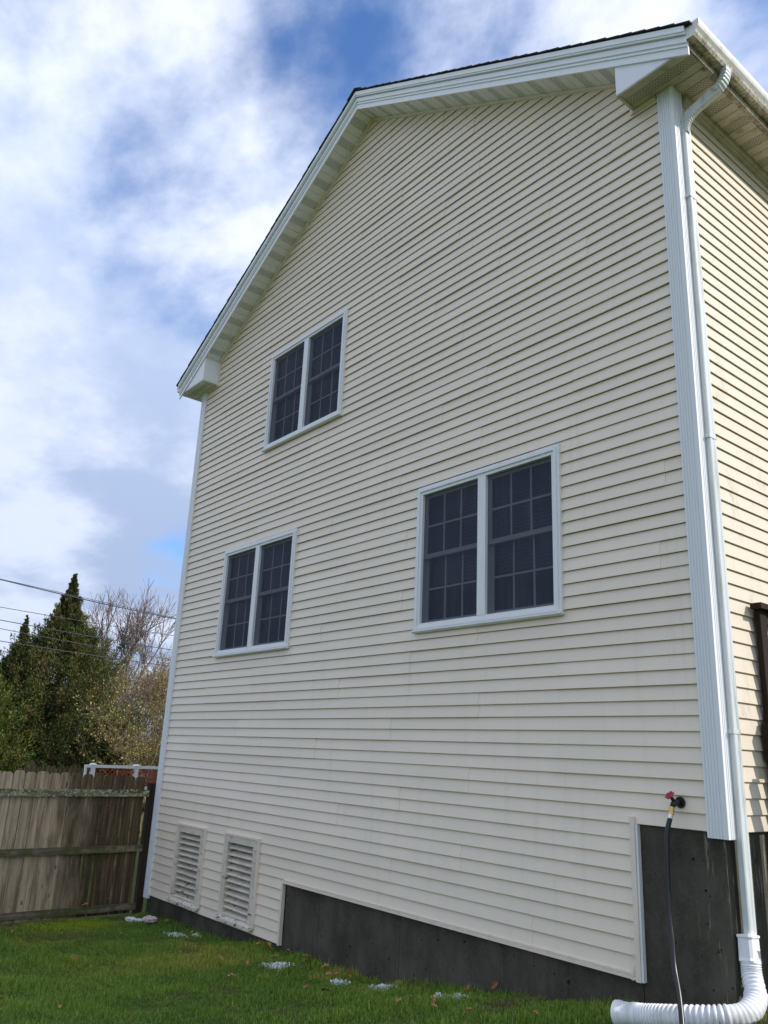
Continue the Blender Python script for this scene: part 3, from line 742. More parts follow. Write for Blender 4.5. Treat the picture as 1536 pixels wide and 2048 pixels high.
mb = MB(); mb.tube([e0-ed*.01, e0+ed*.03, e0+ed*.032, e0+ed*.10, e0+ed*.102, e0+ed*.14], [.068, .068, .064, .066, .071, .072], 24, cap=False); mb.build('outlet_collar', M_pipe, pipe, True)

# ------------------------------------------------------------------ board fence
fence = empty('board_fence', (-.15, -1.2, -.75), 'weathered grey dog-ear board fence with mossy rails meeting the house corner', 'fence')
FX = -.155
y = -.135; i = 0
while y > -4.2:
    w = rs.uniform(.128, .146); t = rs.uniform(-.006, .006); top = 1.0-.055*math.exp(y*1.2)+rs.uniform(-.012, .012)-(.02 if i > 14 else 0); dx = rs.uniform(-.004, .004)
    ln = rs.uniform(-.006, .006); y0, y1 = y-w, y
    pts = [(y0, -.72), (y1, -.72), (y1+ln, top-.045)]
    for k in range(1, 6):
        an = math.pi*k/6; pts.append(((y0+y1)/2+ln+math.cos(an)*w/2*(1 if k not in (1, 5) else .985), top-.045+.045*min(1, math.sin(an)*1.25)))
    pts.append((y0+ln, top-.045))
    MB().prism([(FX+dx, a, b) for a, b in pts], (-.018, 0, 0)).build('board', M_fence, fence)
    y -= w+rs.uniform(.004, .009); i += 1
for zc, hh in ((.745, .085), (.060, .080), (-.640, .075)):
    mb = MB(); n = 40; ya, yb = -4.2, -.085
    P = []
    for k in range(n+1):
        yy = ya+(yb-ya)*k/n; jz = rs.uniform(-.004, .004); jx = rs.uniform(-.002, .002)
        P.append([(FX+.006, yy, zc-hh/2), (FX+.045+jx, yy, zc-hh/2+jz), (FX+.045+jx, yy, zc+hh/2+jz), (FX+.006, yy, zc+hh/2)])
    for k in range(n):
        for q in range(4): mb.face([P[k][q], P[k][(q+1) % 4], P[k+1][(q+1) % 4], P[k+1][q]])
    mb.face(P[0]); mb.face(P[-1]); mb.build('rail', M_rail, fence)
MB().box(-.20, -.09, -.083, .004, -.9, .875).build('post', M_fpost, fence)
# lichen cushions on the top rail
mb = MB()
for k in range(70):
    yy = rs.uniform(-2.6, -.12); c = Vector((FX+.030+rs.uniform(-.02, .016), yy, .786+rs.uniform(-.035, .006) if rs.random() < .6 else .788)); r = rs.uniform(.006, .016)
    top = c+Vector((.006, 0, r*.6)); n = 6; ringp = [c+Vector((math.cos(2*math.pi*q/n)*r*.6+.004, math.sin(2*math.pi*q/n)*r*rs.uniform(.7, 1.2), rs.uniform(-.004, .003))) for q in range(n)]
    for q in range(n): mb.face([ringp[q], ringp[(q+1) % n], top])
tag(mb.build('lichen', M_lichen, fence), kind='stuff')

# ------------------------------------------------------------------ white fence with red lattice beyond
M_red, _, _ = material('red_lattice', (.42, .045, .04), .5)
wf = empty('white_rail_fence', (-3.5, .9, -.8), 'white vinyl rail fence with red diamond lattice rising behind the board fence', 'fence')
WX = -3.5
MB().box(WX-.045, WX+.045, .235, 2.6, .955, 1.0).build('top_rail', M_white, wf)
MB().box(WX-.03, WX+.03, .24, 2.6, .60, .655).build('rail', M_white, wf)
for yy in (.37, 1.14, 1.91):
    MB().box(WX-.04, WX+.04, yy-.032, yy+.032, -.85, .954).build('post', M_white, wf)
    mb = MB(); mb.hexa([(WX-.06, yy-.055, 1.001), (WX+.06, yy-.055, 1.001), (WX+.06, yy+.055, 1.001), (WX-.06, yy+.055, 1.001), (WX-.025, yy-.025, 1.028), (WX+.025, yy-.025, 1.028), (WX+.025, yy+.025, 1.028), (WX-.025, yy+.025, 1.028)]); mb.build('post_cap', M_white, wf)
MB().box(WX-.03, WX+.03, .236, .262, .656, .9545).build('stile', M_white, wf)
for s_ in (-1, 1):
    for k in range(28):
        y0 = .28+k*.085
        if s_ > 0: a, b = (y0, .66), (y0+.295, .954)
        else: a, b = (y0+.295, .66), (y0, .954)
        if max(a[0], b[0]) > 2.6: continue
        xx = WX+.006*s_; d = .009
        MB().hexa([(xx-.003, a[0]-d, a[1]), (xx+.003, a[0]-d, a[1]), (xx+.003, a[0]+d, a[1]), (xx-.003, a[0]+d, a[1]), (xx-.003, b[0]-d, b[1]), (xx+.003, b[0]-d, b[1]), (xx+.003, b[0]+d, b[1]), (xx-.003, b[0]+d, b[1])]).build('lattice_slat', M_red, wf)
# weathered pickets of an older fence further back
pk = empty('old_picket_fence', (-6, .3, -.85), 'old brown picket fence behind the board fence, below the cedars', 'fence')
for k in range(16):
    yy = .0+k*.085; top = .90+rs.uniform(-.03, .03)-(.0 if k != 1 else -.09)
    MB().prism([(-6, yy, -.9), (-6, yy+.07, -.9), (-6, yy+.07, top-.04), (-6, yy+.035, top), (-6, yy, top-.04)], (-.02, 0, 0)).build('picket', M_fence, pk)
MB().box(-6.06, -6.0205, -.1, 1.5, .55, .63).build('rail', M_fence, pk)

# ------------------------------------------------------------------ vegetation
def leaf_mat(name, hue=(1, 1, 1), rough=.6, trans=.25):
    m, nt, b = material(name, (.06, .08, .03), rough, .25)
    at = N(nt, 'ShaderNodeVertexColor'); at.layer_name = 'col'
    c = mixc(nt, 1.0, at.outputs[0], hue, 'MULTIPLY'); L(nt, c, b.inputs['Base Color'])
    if trans:
        out = [n for n in nt.nodes if n.type == 'OUTPUT_MATERIAL'][0]
        tl = N(nt, 'ShaderNodeBsdfTranslucent'); L(nt, c, tl.inputs[0]); mx = N(nt, 'ShaderNodeMixShader'); mx.inputs[0].default_value = trans
        L(nt, b.outputs[0], mx.inputs[1]); L(nt, tl.outputs[0], mx.inputs[2]); L(nt, mx.outputs[0], out.inputs[0])
    return m
M_leaf = leaf_mat('foliage'); M_grass = leaf_mat('grass_blades', (1, 1, 1), .55, .3)
def bark_mat(name, a, b_):
    m, nt, b = material(name, a, .9, .15); g = noise(nt, coords(nt, (6, 6, 1.2)), 3, 6, .65)
    L(nt, mixc(nt, smooth(nt, g, .35, .65), a, b_), b.inputs['Base Color']); return m
M_bark = bark_mat('bark', (.06, .045, .035), (.13, .10, .08)); M_twig = bark_mat('grey_twig', (.17, .125, .11), (.26, .20, .18)); M_twig2 = bark_mat('brown_twig', (.12, .085, .05), (.22, .165, .10))
nr = np.random.default_rng(4)
def sprays(C, D, ln, wd, cols, n=3):
    """small lens-shaped faces: centres C, directions D"""
    k = len(C); D = D/np.linalg.norm(D, axis=1, keepdims=True)
    R = nr.normal(size=(k, 3)); S = np.cross(D, R); S /= np.linalg.norm(S, axis=1, keepdims=True)
    ln = ln[:, None]; wd = wd[:, None]
    V = np.stack([C, C+D*ln*.45+S*wd, C+D*ln, C+D*ln*.45-S*wd], 1).reshape(-1, 3)
    F = np.arange(4*k).reshape(k, 4)
    return V, F, np.repeat(cols, 4, 0)
def cedar(x, y, z0, h, R, n, label, seed, tone=(1, 1, 1), spire=.35, lean=0.0):
    g = np.random.default_rng(seed)
    t = empty('cedar_tree', (x, y, z0), label, 'tree', 'cedars behind the fence')
    mb = MB(); mb.tube([(x, y, z0), (x+.02, y+lean*.4, z0+h*.5), (x, y+lean, z0+h*.96)], [.16*h/7, .09*h/7, .01], 8); mb.build('trunk', M_bark, t)
    # branch clumps
    nb = n//95
    u = g.random(nb)**.85*.985+.015
    prof = np.interp(u, [0, .05, .29, .5, .62, .71, .79, .86, .93, 1.0], [.70, .92, 1.0, .80, .60, .39, .23, .12, .05, .003])*R
    ang = g.random(nb)*2*np.pi; ph = g.uniform(0, 6.28, 6)
    bulge = 1+.15*np.sin(u*23+2*ang+ph[0])+.15*np.sin(u*41-3*ang+ph[1])+.14*np.sin(u*67+5*ang+ph[2])
    bulge = bulge*np.where(g.random(nb) < .14, g.uniform(1.1, 1.4, nb), 1)
    rad = prof*bulge*np.sqrt(g.uniform(.04, 1.0, nb))*g.uniform(.75, 1.12, nb)
    bc = np.stack([x+np.cos(ang)*rad, y+lean*u+np.sin(ang)*rad, z0+u*h+g.normal(0, .06, nb)], 1)
    bd = np.stack([np.cos(ang)*.55, np.sin(ang)*.55, .75+g.uniform(-.3, .4, nb)], 1)
    sz = np.interp(u, [0, .6, .78, .88, 1], [.44, .38, .19, .085, .02])*np.minimum(R/1.6, 1.1)*g.uniform(.5, 1.35, nb)
    per = 95; idx = np.repeat(np.arange(nb), per)
    tpos = g.random(len(idx)); off = g.normal(size=(len(idx), 3))*.30*(1-.65*tpos[:, None])
    C = bc[idx]+(bd[idx]*(tpos[:, None]*1.5-.4)+off)*sz[idx][:, None]
    D = bd[idx]+g.normal(size=(len(idx), 3))*.55
    ln = g.uniform(.06, .12, len(idx))*np.interp(u[idx], [0, .8, 1], [1.15, .8, .55]); wd = ln*.15
    base = np.array([[.074, .096, .026], [.118, .132, .036], [.150, .118, .044], [.046, .068, .020]])
    pick = g.choice(4, nb, p=[.38, .30, .12, .20]); cl = base[pick][idx]*g.uniform(.75, 1.2, (len(idx), 1))*g.uniform(.65, 1.35, nb)[idx][:, None]*np.array(tone)
    cl = np.where(g.random((len(idx), 1)) < .07, np.array([[.17, .115, .05]]), cl)
    V, F, cc = sprays(C, D, ln, wd, cl); big_mesh('crown', V, F, M_leaf, t, cc)
    return t
cedar(-13.0, 2.60, -.9, 6.85, 2.15, 210000, 'tallest dark green cedar with a pointed spire behind the fence', 3)
cedar(-12.4, 1.30, -.9, 5.35, 1.25, 80000, 'dark cedar beside the tall spired one, its top below the thick cable', 7, (.95, 1, .95))
cedar(-11.6, .35, -.9, 4.45, 1.35, 70000, 'lower bushy cedar with a brighter yellow-green crown', 9, (1.15, 1.3, .95))
cedar(-10.8, -1.2, -.9, 4.0, 1.5, 40000, 'broad cedar at the outer end of the cedar row', 12)
cedar(-10.8, 3.35, -.9, 2.5, .85, 40000, 'low dark evergreen shrub under the yellow budding tree', 15, (.75, .85, .8))

def branch_tree(name, label, base, h, seed, mat, levels=6, spread=.55, r0=.10, fork=.30, twig=.5, leafcol=None, nleaf=0, multi=1, lscale=1.0, up=.25, side=.55):
    g = random.Random(seed); t = empty(name, base, label, 'tree')
    segs = []; tips = []
    def grow(p, d, ln, r, lv):
        q = p; n = 3
        for k in range(n):
            d2 = (d+Vector((g.gauss(0, .10), g.gauss(0, .10), g.gauss(0, .05)+up*.06))).normalized()
            q2 = q+d2*ln/n; segs.append((q, q2, r*(1-.22*k/n), r*(1-.22*(k+1)/n), lv)); q = q2; d = d2
            if lv >= 3: tips.append((q.copy(), d.copy()))
            if lv >= 2 and lv < levels and g.random() < side:
                a = g.uniform(0, 6.28); s = d.orthogonal().normalized(); s.rotate(Matrix.Rotation(a, 3, d)); 
                grow(q, (d+s*spread*g.uniform(.8, 1.6)).normalized(), ln*g.uniform(.45, .7), r*.45, lv+1)
        if lv < levels:
            m = g.choice((2, 2, 3)); a0 = g.uniform(0, 6.28)
            for k in range(m):
                s = d.orthogonal().normalized(); s.rotate(Matrix.Rotation(a0+6.28*k/m+g.uniform(-.4, .4), 3, d))
                dd = (d+s*spread*g.uniform(.6, 1.25)); dd.z += up*.35
                grow(q, dd.normalized(), ln*g.uniform(.62, .85), r*.62, lv+1)
    for k in range(multi):
        d = Vector((0, 0, 1)) if multi == 1 else Vector((g.gauss(0, .28), g.gauss(0, .28), 1)).normalized()
        grow(Vector(base), d, h*fork, r0*(1 if multi == 1 else .6), 0)
    trunk = MB(); crown_v = []; crown_f = []
    for a, b, ra, rb, lv in segs:
        if lv <= 1: trunk.tube([a, b], [ra, rb], 7, cap=False)
        else:
            ra = max(ra, .0045*lscale); rb = max(rb, .0035*lscale)
            d = (b-a); 
            if d.length < 1e-4: continue
            d.normalize(); s = d.orthogonal().normalized(); u2 = d.cross(s); n0 = len(crown_v)
            for p, r in ((a, ra), (b, rb)):
                for k in range(3):
                    an = 2.094*k; v = p+s*math.cos(an)*r+u2*math.sin(an)*r; crown_v.append((v.x, v.y, v.z))
            for k in range(3): crown_f.append((n0+k, n0+(k+1) % 3, n0+3+(k+1) % 3, n0+3+k))
    trunk.build('trunk', M_bark if mat is M_twig else mat, t, True)
    big_mesh('branches', crown_v, crown_f, mat, t)
    if nleaf and tips:
        gg = np.random.default_rng(seed); ii = gg.integers(0, len(tips), nleaf)
        C = np.array([tuple(tips[i][0]) for i in ii])+gg.normal(0, .035, (nleaf, 3)); D = np.array([tuple(tips[i][1]) for i in ii])+gg.normal(0, .7, (nleaf, 3))+np.array([0, 0, .2])
        ln = gg.uniform(.03, .065, nleaf)*lscale; cl = np.array(leafcol)[gg.integers(0, len(leafcol), nleaf)]*gg.uniform(.75, 1.2, (nleaf, 1))
        V, F, cc = sprays(C, D, ln, ln*.33, cl); big_mesh('leaf_buds', V, F, M_leaf, t, cc)
    return t
branch_tree('bare_tree', 'leafless grey-brown tree with upright forking branches behind the wires', (-18.0, 5.95, -1.0), 6.9, 21, M_twig, levels=6, spread=.50, r0=.13, fork=.34, up=.75, lscale=1.1, side=.9)
YC = [(.42, .38, .10), (.50, .44, .16), (.34, .36, .09), (.36, .27, .10)]
branch_tree('budding_tree', 'small tree with pale yellow spring buds beside the house corner', (-9.2, 4.25, -.9), 4.6, 33, M_twig2, levels=5, spread=.62, r0=.06, fork=.30, multi=3, leafcol=YC, nleaf=3000, up=.5, lscale=1.0)
branch_tree('budding_tree', 'second yellow budding tree, lower and denser, between the cedar and the house', (-10.2, 4.35, -.9), 3.4, 37, M_twig2, levels=5, spread=.75, r0=.05, fork=.28, multi=4, leafcol=YC, nleaf=2400, up=.3, lscale=1.0)
branch_tree('brown_thicket_tree', 'twiggy brown leafless tree behind the yellow buds', (-15.5, 7.3, -.9), 5.6, 41, M_twig2, levels=6, spread=.65, r0=.08, fork=.28, multi=3, up=.5, lscale=1.3)
branch_tree('brown_thicket_tree', 'dense reddish brown leafless tree right behind the bare grey one', (-21.0, 8.2, -.9), 6.6, 52, M_twig, levels=6, spread=.6, r0=.09, fork=.26, multi=3, up=.6, lscale=1.6, side=.8)
branch_tree('brown_thicket_tree', 'low tangled brown thicket between the cedar and the house corner', (-12.5, 5.2, -.9), 3.4, 57, M_twig2, levels=6, spread=.8, r0=.05, fork=.24, multi=5, up=.2, lscale=1.1, side=.8)
# far woods: one brushy mass
g = np.random.default_rng(8); n = 60000
ax = g.uniform(-46, -26, n); ay = g.uniform(-14, 30, n); hz = (2.6+1.2*np.sin(ay*.9)+.8*np.sin(ay*2.3+1))*np.sqrt(g.random(n))
C = np.stack([ax, ay, -1+hz], 1); D = g.normal(0, .5, (n, 3))+np.array([0, 0, 1.0]); ln = g.uniform(.25, .6, n)
cl = np.array([[.11, .085, .06], [.15, .12, .09], [.08, .085, .04]])[g.integers(0, 3, n)]*g.uniform(.7, 1.2, (n, 1))
V, F, cc = sprays(C, D, ln, ln*.10, cl)
tag(big_mesh('distant_woods', V, F, M_leaf, None, cc), 'brown brushy woods far behind the fence', 'woods', kind='stuff')
# shed roof glimpsed through the branches
shed = empty('shed', (-20, 7.2, -1), 'grey roofed shed glimpsed between cedar and budding tree', 'shed')
M_shed, _, _ = material('grey_shed', (.30, .29, .28), .8); M_shedr, _, _ = material('grey_shed_roof', (.17, .165, .16), .8)
MB().box(-22, -20, 5.9, 8.6, -1, 1.45).build('wall', M_shed, shed)
MB().prism([(-19.8, 5.7, 1.45), (-22.2, 5.7, 1.45), (-21, 5.7, 1.85)], (0, 3.1, 0)).build('roof', M_shedr, shed)

# ------------------------------------------------------------------ overhead wires
M_wire, _, _ = material('wire_sheath', (.035, .036, .045), .5)
def wire(p0, p1, r, label, sag=.10, name='overhead_wire'):
    p0, p1 = Vector(p0), Vector(p1); d = p1-p0; a, b = p0-d*2.2, p1+d*1.0; pts = []
    for k in range(41):
        u = k/40; p = a.lerp(b, u); tt = (u*4.2-2.2); p.z += sag*(tt*(tt-1))*1.0; pts.append(p)
    mb = MB(); mb.tube(pts, r, 6); tag(mb.build(name, M_wire, None, True), label, 'wire', 'overhead wires')
def atx(q, xn, xo=-5.0):   # same sight-line distance scaling used once to move the measured line from x=-5 to x=xn
    k = (CAM[0]-xn)/(CAM[0]-xo); return tuple(CAM[i]+(q[i]-CAM[i])*k for i in range(3))
XW = -7.5
for (p, q, r, lb, sg) in (((-5, -1.278, 4.150), (-5, 2.297, 3.898), .012, 'thick topmost overhead cable crossing above the cedars', .10), ((-5, -1.30, 4.160), (-5, 2.30, 3.915), .006, 'thin messenger wire running just above the topmost cable', .02),
    ((-5, -1.192, 3.65), (-5, 2.285, 3.551), .007, 'second overhead wire below the thick cable', .05), ((-5, -1.152, 3.418), (-5, 2.30, 3.253), .009, 'third overhead wire below the thick cable', .05),
    ((-5, -1.126, 3.266), (-5, 2.27, 3.055), .007, 'fourth overhead wire below the thick cable', .05), ((-5, -1.088, 3.045), (-5, 2.287, 2.924), .009, 'fifth overhead wire, crossing the middle of the cedars', .05)):
    wire(atx(p, XW), atx(q, XW), r, lb, sg)

# ------------------------------------------------------------------ grass
g = np.random.default_rng(2)
def in_lawn(x, y):
    return (y < -.004) | (x > 8.05) | (x < -.16)
n = 330000
# density follows how near the lawn is to where people stand: fuller close to the house front
gx = g.uniform(-.1, 9.2, n); gy = -np.abs(g.beta(1.0, 1.35, n))*4.6
extra = 26000; gx = np.concatenate([gx, g.uniform(8.08, 9.4, extra)]); gy = np.concatenate([gy, g.uniform(-.6, 2.5, extra)])
strip = 16000; gx = np.concatenate([gx, g.uniform(.02, 8.0, strip)]); gy = np.concatenate([gy, -.005-np.abs(g.normal(0, .05, strip))])
n = len(gx)
def fbm(x, y, seed):
    q = np.random.default_rng(seed); o = np.zeros_like(x); am = 1
    for k in range(5):
        for j in range(4):
            a = q.uniform(0, 6.28); f = (1.0+.6*q.random())*2**k*1.3; o += am*np.sin(f*(x*np.cos(a)+y*np.sin(a))+q.uniform(0, 6.28))
        am *= .62
    return o/4.2
A = fbm(gx, gy, 1); B = fbm(gx*1.4, gy*1.4, 5)
moss = np.exp(-(((gx-.30)/.35)**2+((gy+1.0)/.45)**2))+.6*np.exp(-(((gx-.9)/.3)**2+((gy+1.6)/.25)**2))
h = g.uniform(.022, .050, n)*(1+.25*A)*(1-.45*np.clip(moss, 0, 1)); wall = np.exp(gy/.07)*(gx < 8.02); h = h*(1+1.9*wall*g.random(n)**2); h = np.clip(h, .008, .16)
clump = fbm(gx*5.5, gy*5.5, 9); tuft = fbm(gx*2.6, gy*2.6, 14); h = h*(1+.40*np.clip(clump, -1, 1)+.45*np.clip(tuft, -.8, 1.4))
wd = g.uniform(.0015, .0034, n)
az = g.random(n)*2*np.pi; lean = g.uniform(.15, .95, n)
d = np.stack([np.cos(az)*lean, np.sin(az)*lean, np.ones(n)], 1); d /= np.linalg.norm(d, axis=1, keepdims=True)
s = np.stack([-np.sin(az), np.cos(az), np.zeros(n)], 1)
P0 = np.stack([gx, gy, gz(gx, gy)+hum(gx, gy)-.003], 1)
mid = P0+d*(h*.55)[:, None]; dt = d.copy(); dt[:, 2] -= .45*g.random(n); tip = mid+dt*(h*.5)[:, None]
V = np.stack([P0-s*wd[:, None], P0+s*wd[:, None], mid+s*(wd*.8)[:, None], mid-s*(wd*.8)[:, None], tip], 1).reshape(-1, 3)
kq = np.arange(n)*5
green = np.array([.235, .365, .048]); deep = np.array([.135, .26, .038]); yel = np.array([.42, .41, .07]); straw = np.array([.42, .36, .15]); mossy = np.array([.36, .42, .03])
mixA = np.clip(.5+.45*A+.35*clump, 0, 1)[:, None]; c = deep*(1-mixA)+green*mixA
yy = (np.clip((B+.35*clump-.2)*1.4, 0, 1)*.75)[:, None]; c = c*(1-yy)+yel*yy
st = ((g.random(n) < .07+.25*np.clip(B-.55, 0, 1))[:, None]*.85); c = c*(1-st)+straw*st
mm = np.clip(moss*1.1, 0, .9)[:, None]; c = c*(1-mm)+mossy*mm
dry = (np.exp(-((gx-8.15)/.5)**2-((gy+.15)/.3)**2)*.7)[:, None]; c = c*(1-dry)+np.array([.16, .13, .06])*dry
bare = np.clip((-tuft-.55)*1.6, 0, .8)[:, None]; c = c*(1-bare)+np.array([.20, .165, .075])*bare
c *= g.uniform(.6, 1.4, (n, 1))
# triangles: two for the lower quad, one for the tip
F = np.concatenate([np.stack([kq, kq+1, kq+2], 1), np.stack([kq, kq+2, kq+3], 1), np.stack([kq+3, kq+2, kq+4], 1)])
keep = (np.hypot(gx-CAM[0], gy-CAM[1]) > .5)
tag(big_mesh('grass', V, F, M_grass, None, np.repeat(c, 5, 0)), 'short green lawn grass with yellow patches in front of the house', 'grass', kind='stuff')

# ------------------------------------------------------------------ fallen oak leaves
def oak_mat(name, a, b_):
    m, nt, b = material(name, a, .7, .3); L(nt, mixc(nt, objrand(nt), a, b_), b.inputs['Base Color']); return m
M_oak = oak_mat('dry_oak_leaf', (.33, .14, .055), (.44, .24, .11)); M_oakd = oak_mat('dark_leaf', (.06, .03, .02), (.09, .045, .03))
def oak_mesh(seed):
    q = random.Random(seed); mb = MB(); pts = []
    side = [(0, .004), (.12, .02), (.2, .14), (.28, .18), (.34, .07), (.44, .09), (.5, .26), (.58, .28), (.62, .10), (.7, .11), (.77, .22), (.84, .20), (.88, .08), (.96, .07), (1.0, 0)]
    cu, cv = q.uniform(.6, 1.6), q.uniform(-.6, .6)
    def Z(x, y): return .22*math.sin(cu*3*x)*.6+abs(y)*q2+cv*x*y
    q2 = q.uniform(.2, .8)
    for i in range(len(side)-1):
        (x0, w0), (x1, w1) = side[i], side[i+1]
        for sg in (1, -1):
            f = [(x0, 0, Z(x0, 0)), (x1, 0, Z(x1, 0)), (x1, sg*w1, Z(x1, w1)), (x0, sg*w0, Z(x0, w0))]
            mb.face(f if sg > 0 else f[::-1])
    mb.tube([(-.28, 0, .03), (0, 0, 0), (.95, 0, Z(.95, 0)+.002)], [.014, .012, .004], 5)
    me = bpy.data.meshes.new('oak_leaf'); me.from_pydata(mb.v, [], mb.f); me.update(); me.materials.append(M_oak)
    return me
OM = [oak_mesh(k) for k in range(5)]
OMD = []
for k in range(2):
    me = OM[k].copy(); me.materials.clear(); me.materials.append(M_oakd); OMD.append(me)
LV = [(3.903, -.874), (3.228, -.645), (3.48, -.497), (3.164, -.083), (3.461, -.252), (3.444, -.03), (3.821, -.168), (3.907, -.16), (4.106, -.144), (4.372, -.182), (4.356, -.116), (4.6, -.127), (4.631, -.688), (4.893, -.604), (5.974, -.485), (6.008, -.564), (5.759, -.449), (.482, -1.782), (3.139, -1.131), (1.611, -.136), (3.654, -2.295), (6.821, -.441), (6.429, -.539), (5.69, -.605), (.871, -.122), (4.005, -.529), (2.2, -1.7), (2.9, -.10), (5.2, -.06), (5.45, -.09), (1.3, -.9)]
SPECIAL = {0: 'large dry orange oak leaf lying alone on open lawn away from the foundation', 14: 'largest orange oak leaf, beside the brightest white patches near the foundation', 9: 'orange oak leaf lying on the small white frothy patch', 17: 'oak leaf on the yellow mossy grass near the board fence', 24: 'oak leaf beside the crumpled scraps at the house corner',
    13: 'dark curled dead leaf on open grass just out from the small white patch', 16: 'small dark leaf beside the largest orange oak leaf', 28: 'dark leaf tucked against the base of the foundation'}
for i, (x, y) in enumerate(LV):
    dark = i in (13, 16, 28); o = bpy.data.objects.new('oak_leaf', (OMD if dark else OM)[i % (2 if dark else 5)]); col.objects.link(o)
    s_ = rs.uniform(.06, .095)*(1.25 if i in (0, 14) else 1); o.scale = (s_,)*3
    o.rotation_euler = (rs.uniform(-.5, .5), rs.uniform(-.6, .3), rs.uniform(0, 6.28)); o.location = (x, y, float(gz(x, y)+hum(x, y))+.045)
    if i in SPECIAL: tag(o, SPECIAL[i], 'leaf', 'dark dead leaves' if dark else 'fallen oak leaves on the lawn')
    elif dark: tag(o, 'dark brown curled dead leaf on the grass near the foundation', 'leaf', 'dark dead leaves')
    else: tag(o, 'dry orange-brown oak leaf lying on the lawn grass', 'leaf', 'fallen oak leaves on the lawn')
for i, (x, z) in enumerate(((5.85, -.26), (6.10, -.16), (6.12, -.22))):
    o = bpy.data.objects.new('oak_leaf', OM[i]); col.objects.link(o); o.scale = (.085,)*3; o.rotation_euler = (1.35, -1.2+.5*i, .3*i); o.location = (x, -.035, z-.075)
    tag(o, ('single brown oak leaf standing upright against the dark foundation', 'upper leaf of the pair propped against the foundation', 'lower leaf of the pair propped against the foundation')[i], 'leaf', 'leaves propped on the foundation')
o = bpy.data.objects.new('oak_leaf', OM[3]); col.objects.link(o); o.scale = (.10,)*3; o.rotation_euler = (.3, -.2, 1.3); o.location = (FX+.028, -.80, -.592)
tag(o, 'orange oak leaf resting on the lowest fence rail', 'leaf')

# ------------------------------------------------------------------ white frothy patches at the wall base and a crumpled scrap
M_foam, _, _ = material('white_flakes', (.74, .78, .76), .8, .2)
def foam(x, y, rx, ry, n, label):
    g = np.random.default_rng(int(x*1000)); r = g.random(n)**.8; a = g.random(n)*6.283
    wob = 1+.35*np.sin(3*a+x)+.2*np.sin(7*a)
    px = x+np.cos(a)*r*rx*wob; py = np.minimum(y+np.sin(a)*r*ry*wob, -.02); pz = gz(px, py)+hum(px, py)+g.uniform(.004, .038, n)*(1.1-.6*r)
    C = np.stack([px, py, pz], 1); D = g.normal(size=(n, 3))*np.array([1, 1, .45]); ln = g.uniform(.008, .022, n)
    V, F, cc = sprays(C, D, ln, ln*.42, np.ones((n, 3)))
    return tag(big_mesh('foam_patch', V, F, M_foam, None), label, 'foam', 'white patches along the foundation')
foam(1.53, -.30, .17, .10, 240, 'thin white frothy patch on the grass below the first louvered vent')
foam(1.72, -.14, .08, .05, 110, 'tiny white frothy patch against the foundation below the vents')
foam(3.69, -.33, .17, .11, 900, 'large white frothy patch beside the foundation step')
foam(4.56, -.27, .08, .07, 420, 'small white frothy patch with orange leaves on it')
foam(5.00, -.15, .16, .09, 800, 'long white frothy patch tight against the dark foundation')
foam(5.79, -.27, .06, .05, 260, 'small white frothy patch near the big oak leaf')
foam(5.98, -.24, .08, .05, 380, 'bright white frothy patch farthest up the slope')
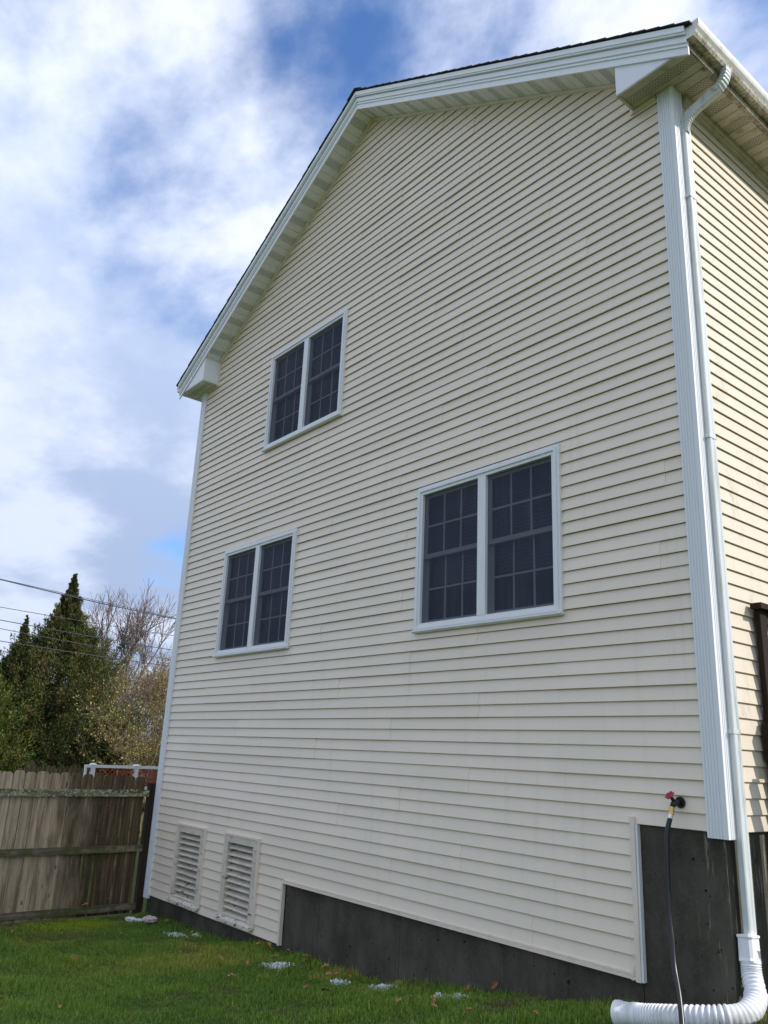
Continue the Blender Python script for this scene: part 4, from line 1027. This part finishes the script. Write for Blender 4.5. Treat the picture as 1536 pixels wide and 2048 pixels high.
def scrap(x, y, r, m, label, seed):
    import bmesh
    bm = bmesh.new(); bmesh.ops.create_icosphere(bm, subdivisions=3, radius=1); q = random.Random(seed); ph = [q.uniform(0, 6.28) for _ in range(9)]
    for v in bm.verts:
        c = v.co; k = 1+.22*math.sin(5*c.x+ph[0])*math.sin(6*c.y+ph[1])+.16*math.sin(11*c.z+ph[2]+4*c.x)+.12*math.sin(13*c.y+9*c.x+ph[3])+q.uniform(-.16, .16)
        v.co = Vector((c.x*k*r*1.35, c.y*k*r, c.z*k*r*.40))
    me = bpy.data.meshes.new('crumpled_scrap'); bm.to_mesh(me); bm.free(); me.materials.append(m)
    o = bpy.data.objects.new('crumpled_scrap', me); col.objects.link(o); o.location = (x, y, float(gz(x, y))+r*.5); tag(o, label, 'litter', 'crumpled scraps at the house corner')
M_scr, _, _ = material('pinkish_scrap', (.62, .50, .48), .8); M_scrw, _, _ = material('white_scrap', (.72, .73, .76), .8)
scrap(.60, -.20, .085, M_scr, 'pinkish crumpled scrap lying on the grass at the house corner', 1)
scrap(.36, -.34, .060, M_scrw, 'white crumpled scrap beside the fence post', 2)
scrap(.45, -.27, .045, M_scrw, 'smaller white crumpled scrap touching the pinkish one', 4)

# ------------------------------------------------------------------ plant beside the downspout
pl_ = empty('broadleaf_plant', (8.22, .30, .13), 'young green leafy plant growing behind the white drain pipe', 'plant')
for k in range(9):
    a = rs.uniform(0, 6.28); hh = rs.uniform(.12, .32); tip = Vector((8.20+math.cos(a)*.08, .28+math.sin(a)*.10, .14+hh))
    mb = MB(); mb.tube([(8.21, .29, .10), (8.20+math.cos(a)*.03, .28+math.sin(a)*.04, .14+hh*.5), tip], [.006, .005, .003], 6); mb.build('stem', M_ground, pl_)
M_pl, _, _ = material('plant_leaf', (.13, .22, .05), .5)
for k in range(14):
    a = rs.uniform(0, 6.28); c = Vector((8.20+rs.uniform(-.08, .08), .28+rs.uniform(-.1, .1), rs.uniform(.22, .47))); d = Vector((math.cos(a), math.sin(a), rs.uniform(-.1, .6))).normalized(); s2 = d.cross(Vector((0, 0, 1))).normalized(); ll = rs.uniform(.06, .11)
    up2 = s2.cross(d)
    MB().face([c, c+d*ll*.35+s2*ll*.28, c+d*ll*.5+up2*.006]).face([c+d*ll*.35+s2*ll*.28, c+d*ll, c+d*ll*.5+up2*.006]).face([c+d*ll, c+d*ll*.35-s2*ll*.28, c+d*ll*.5+up2*.006]).face([c+d*ll*.35-s2*ll*.28, c, c+d*ll*.5+up2*.006]).build('leaf', M_pl, pl_)
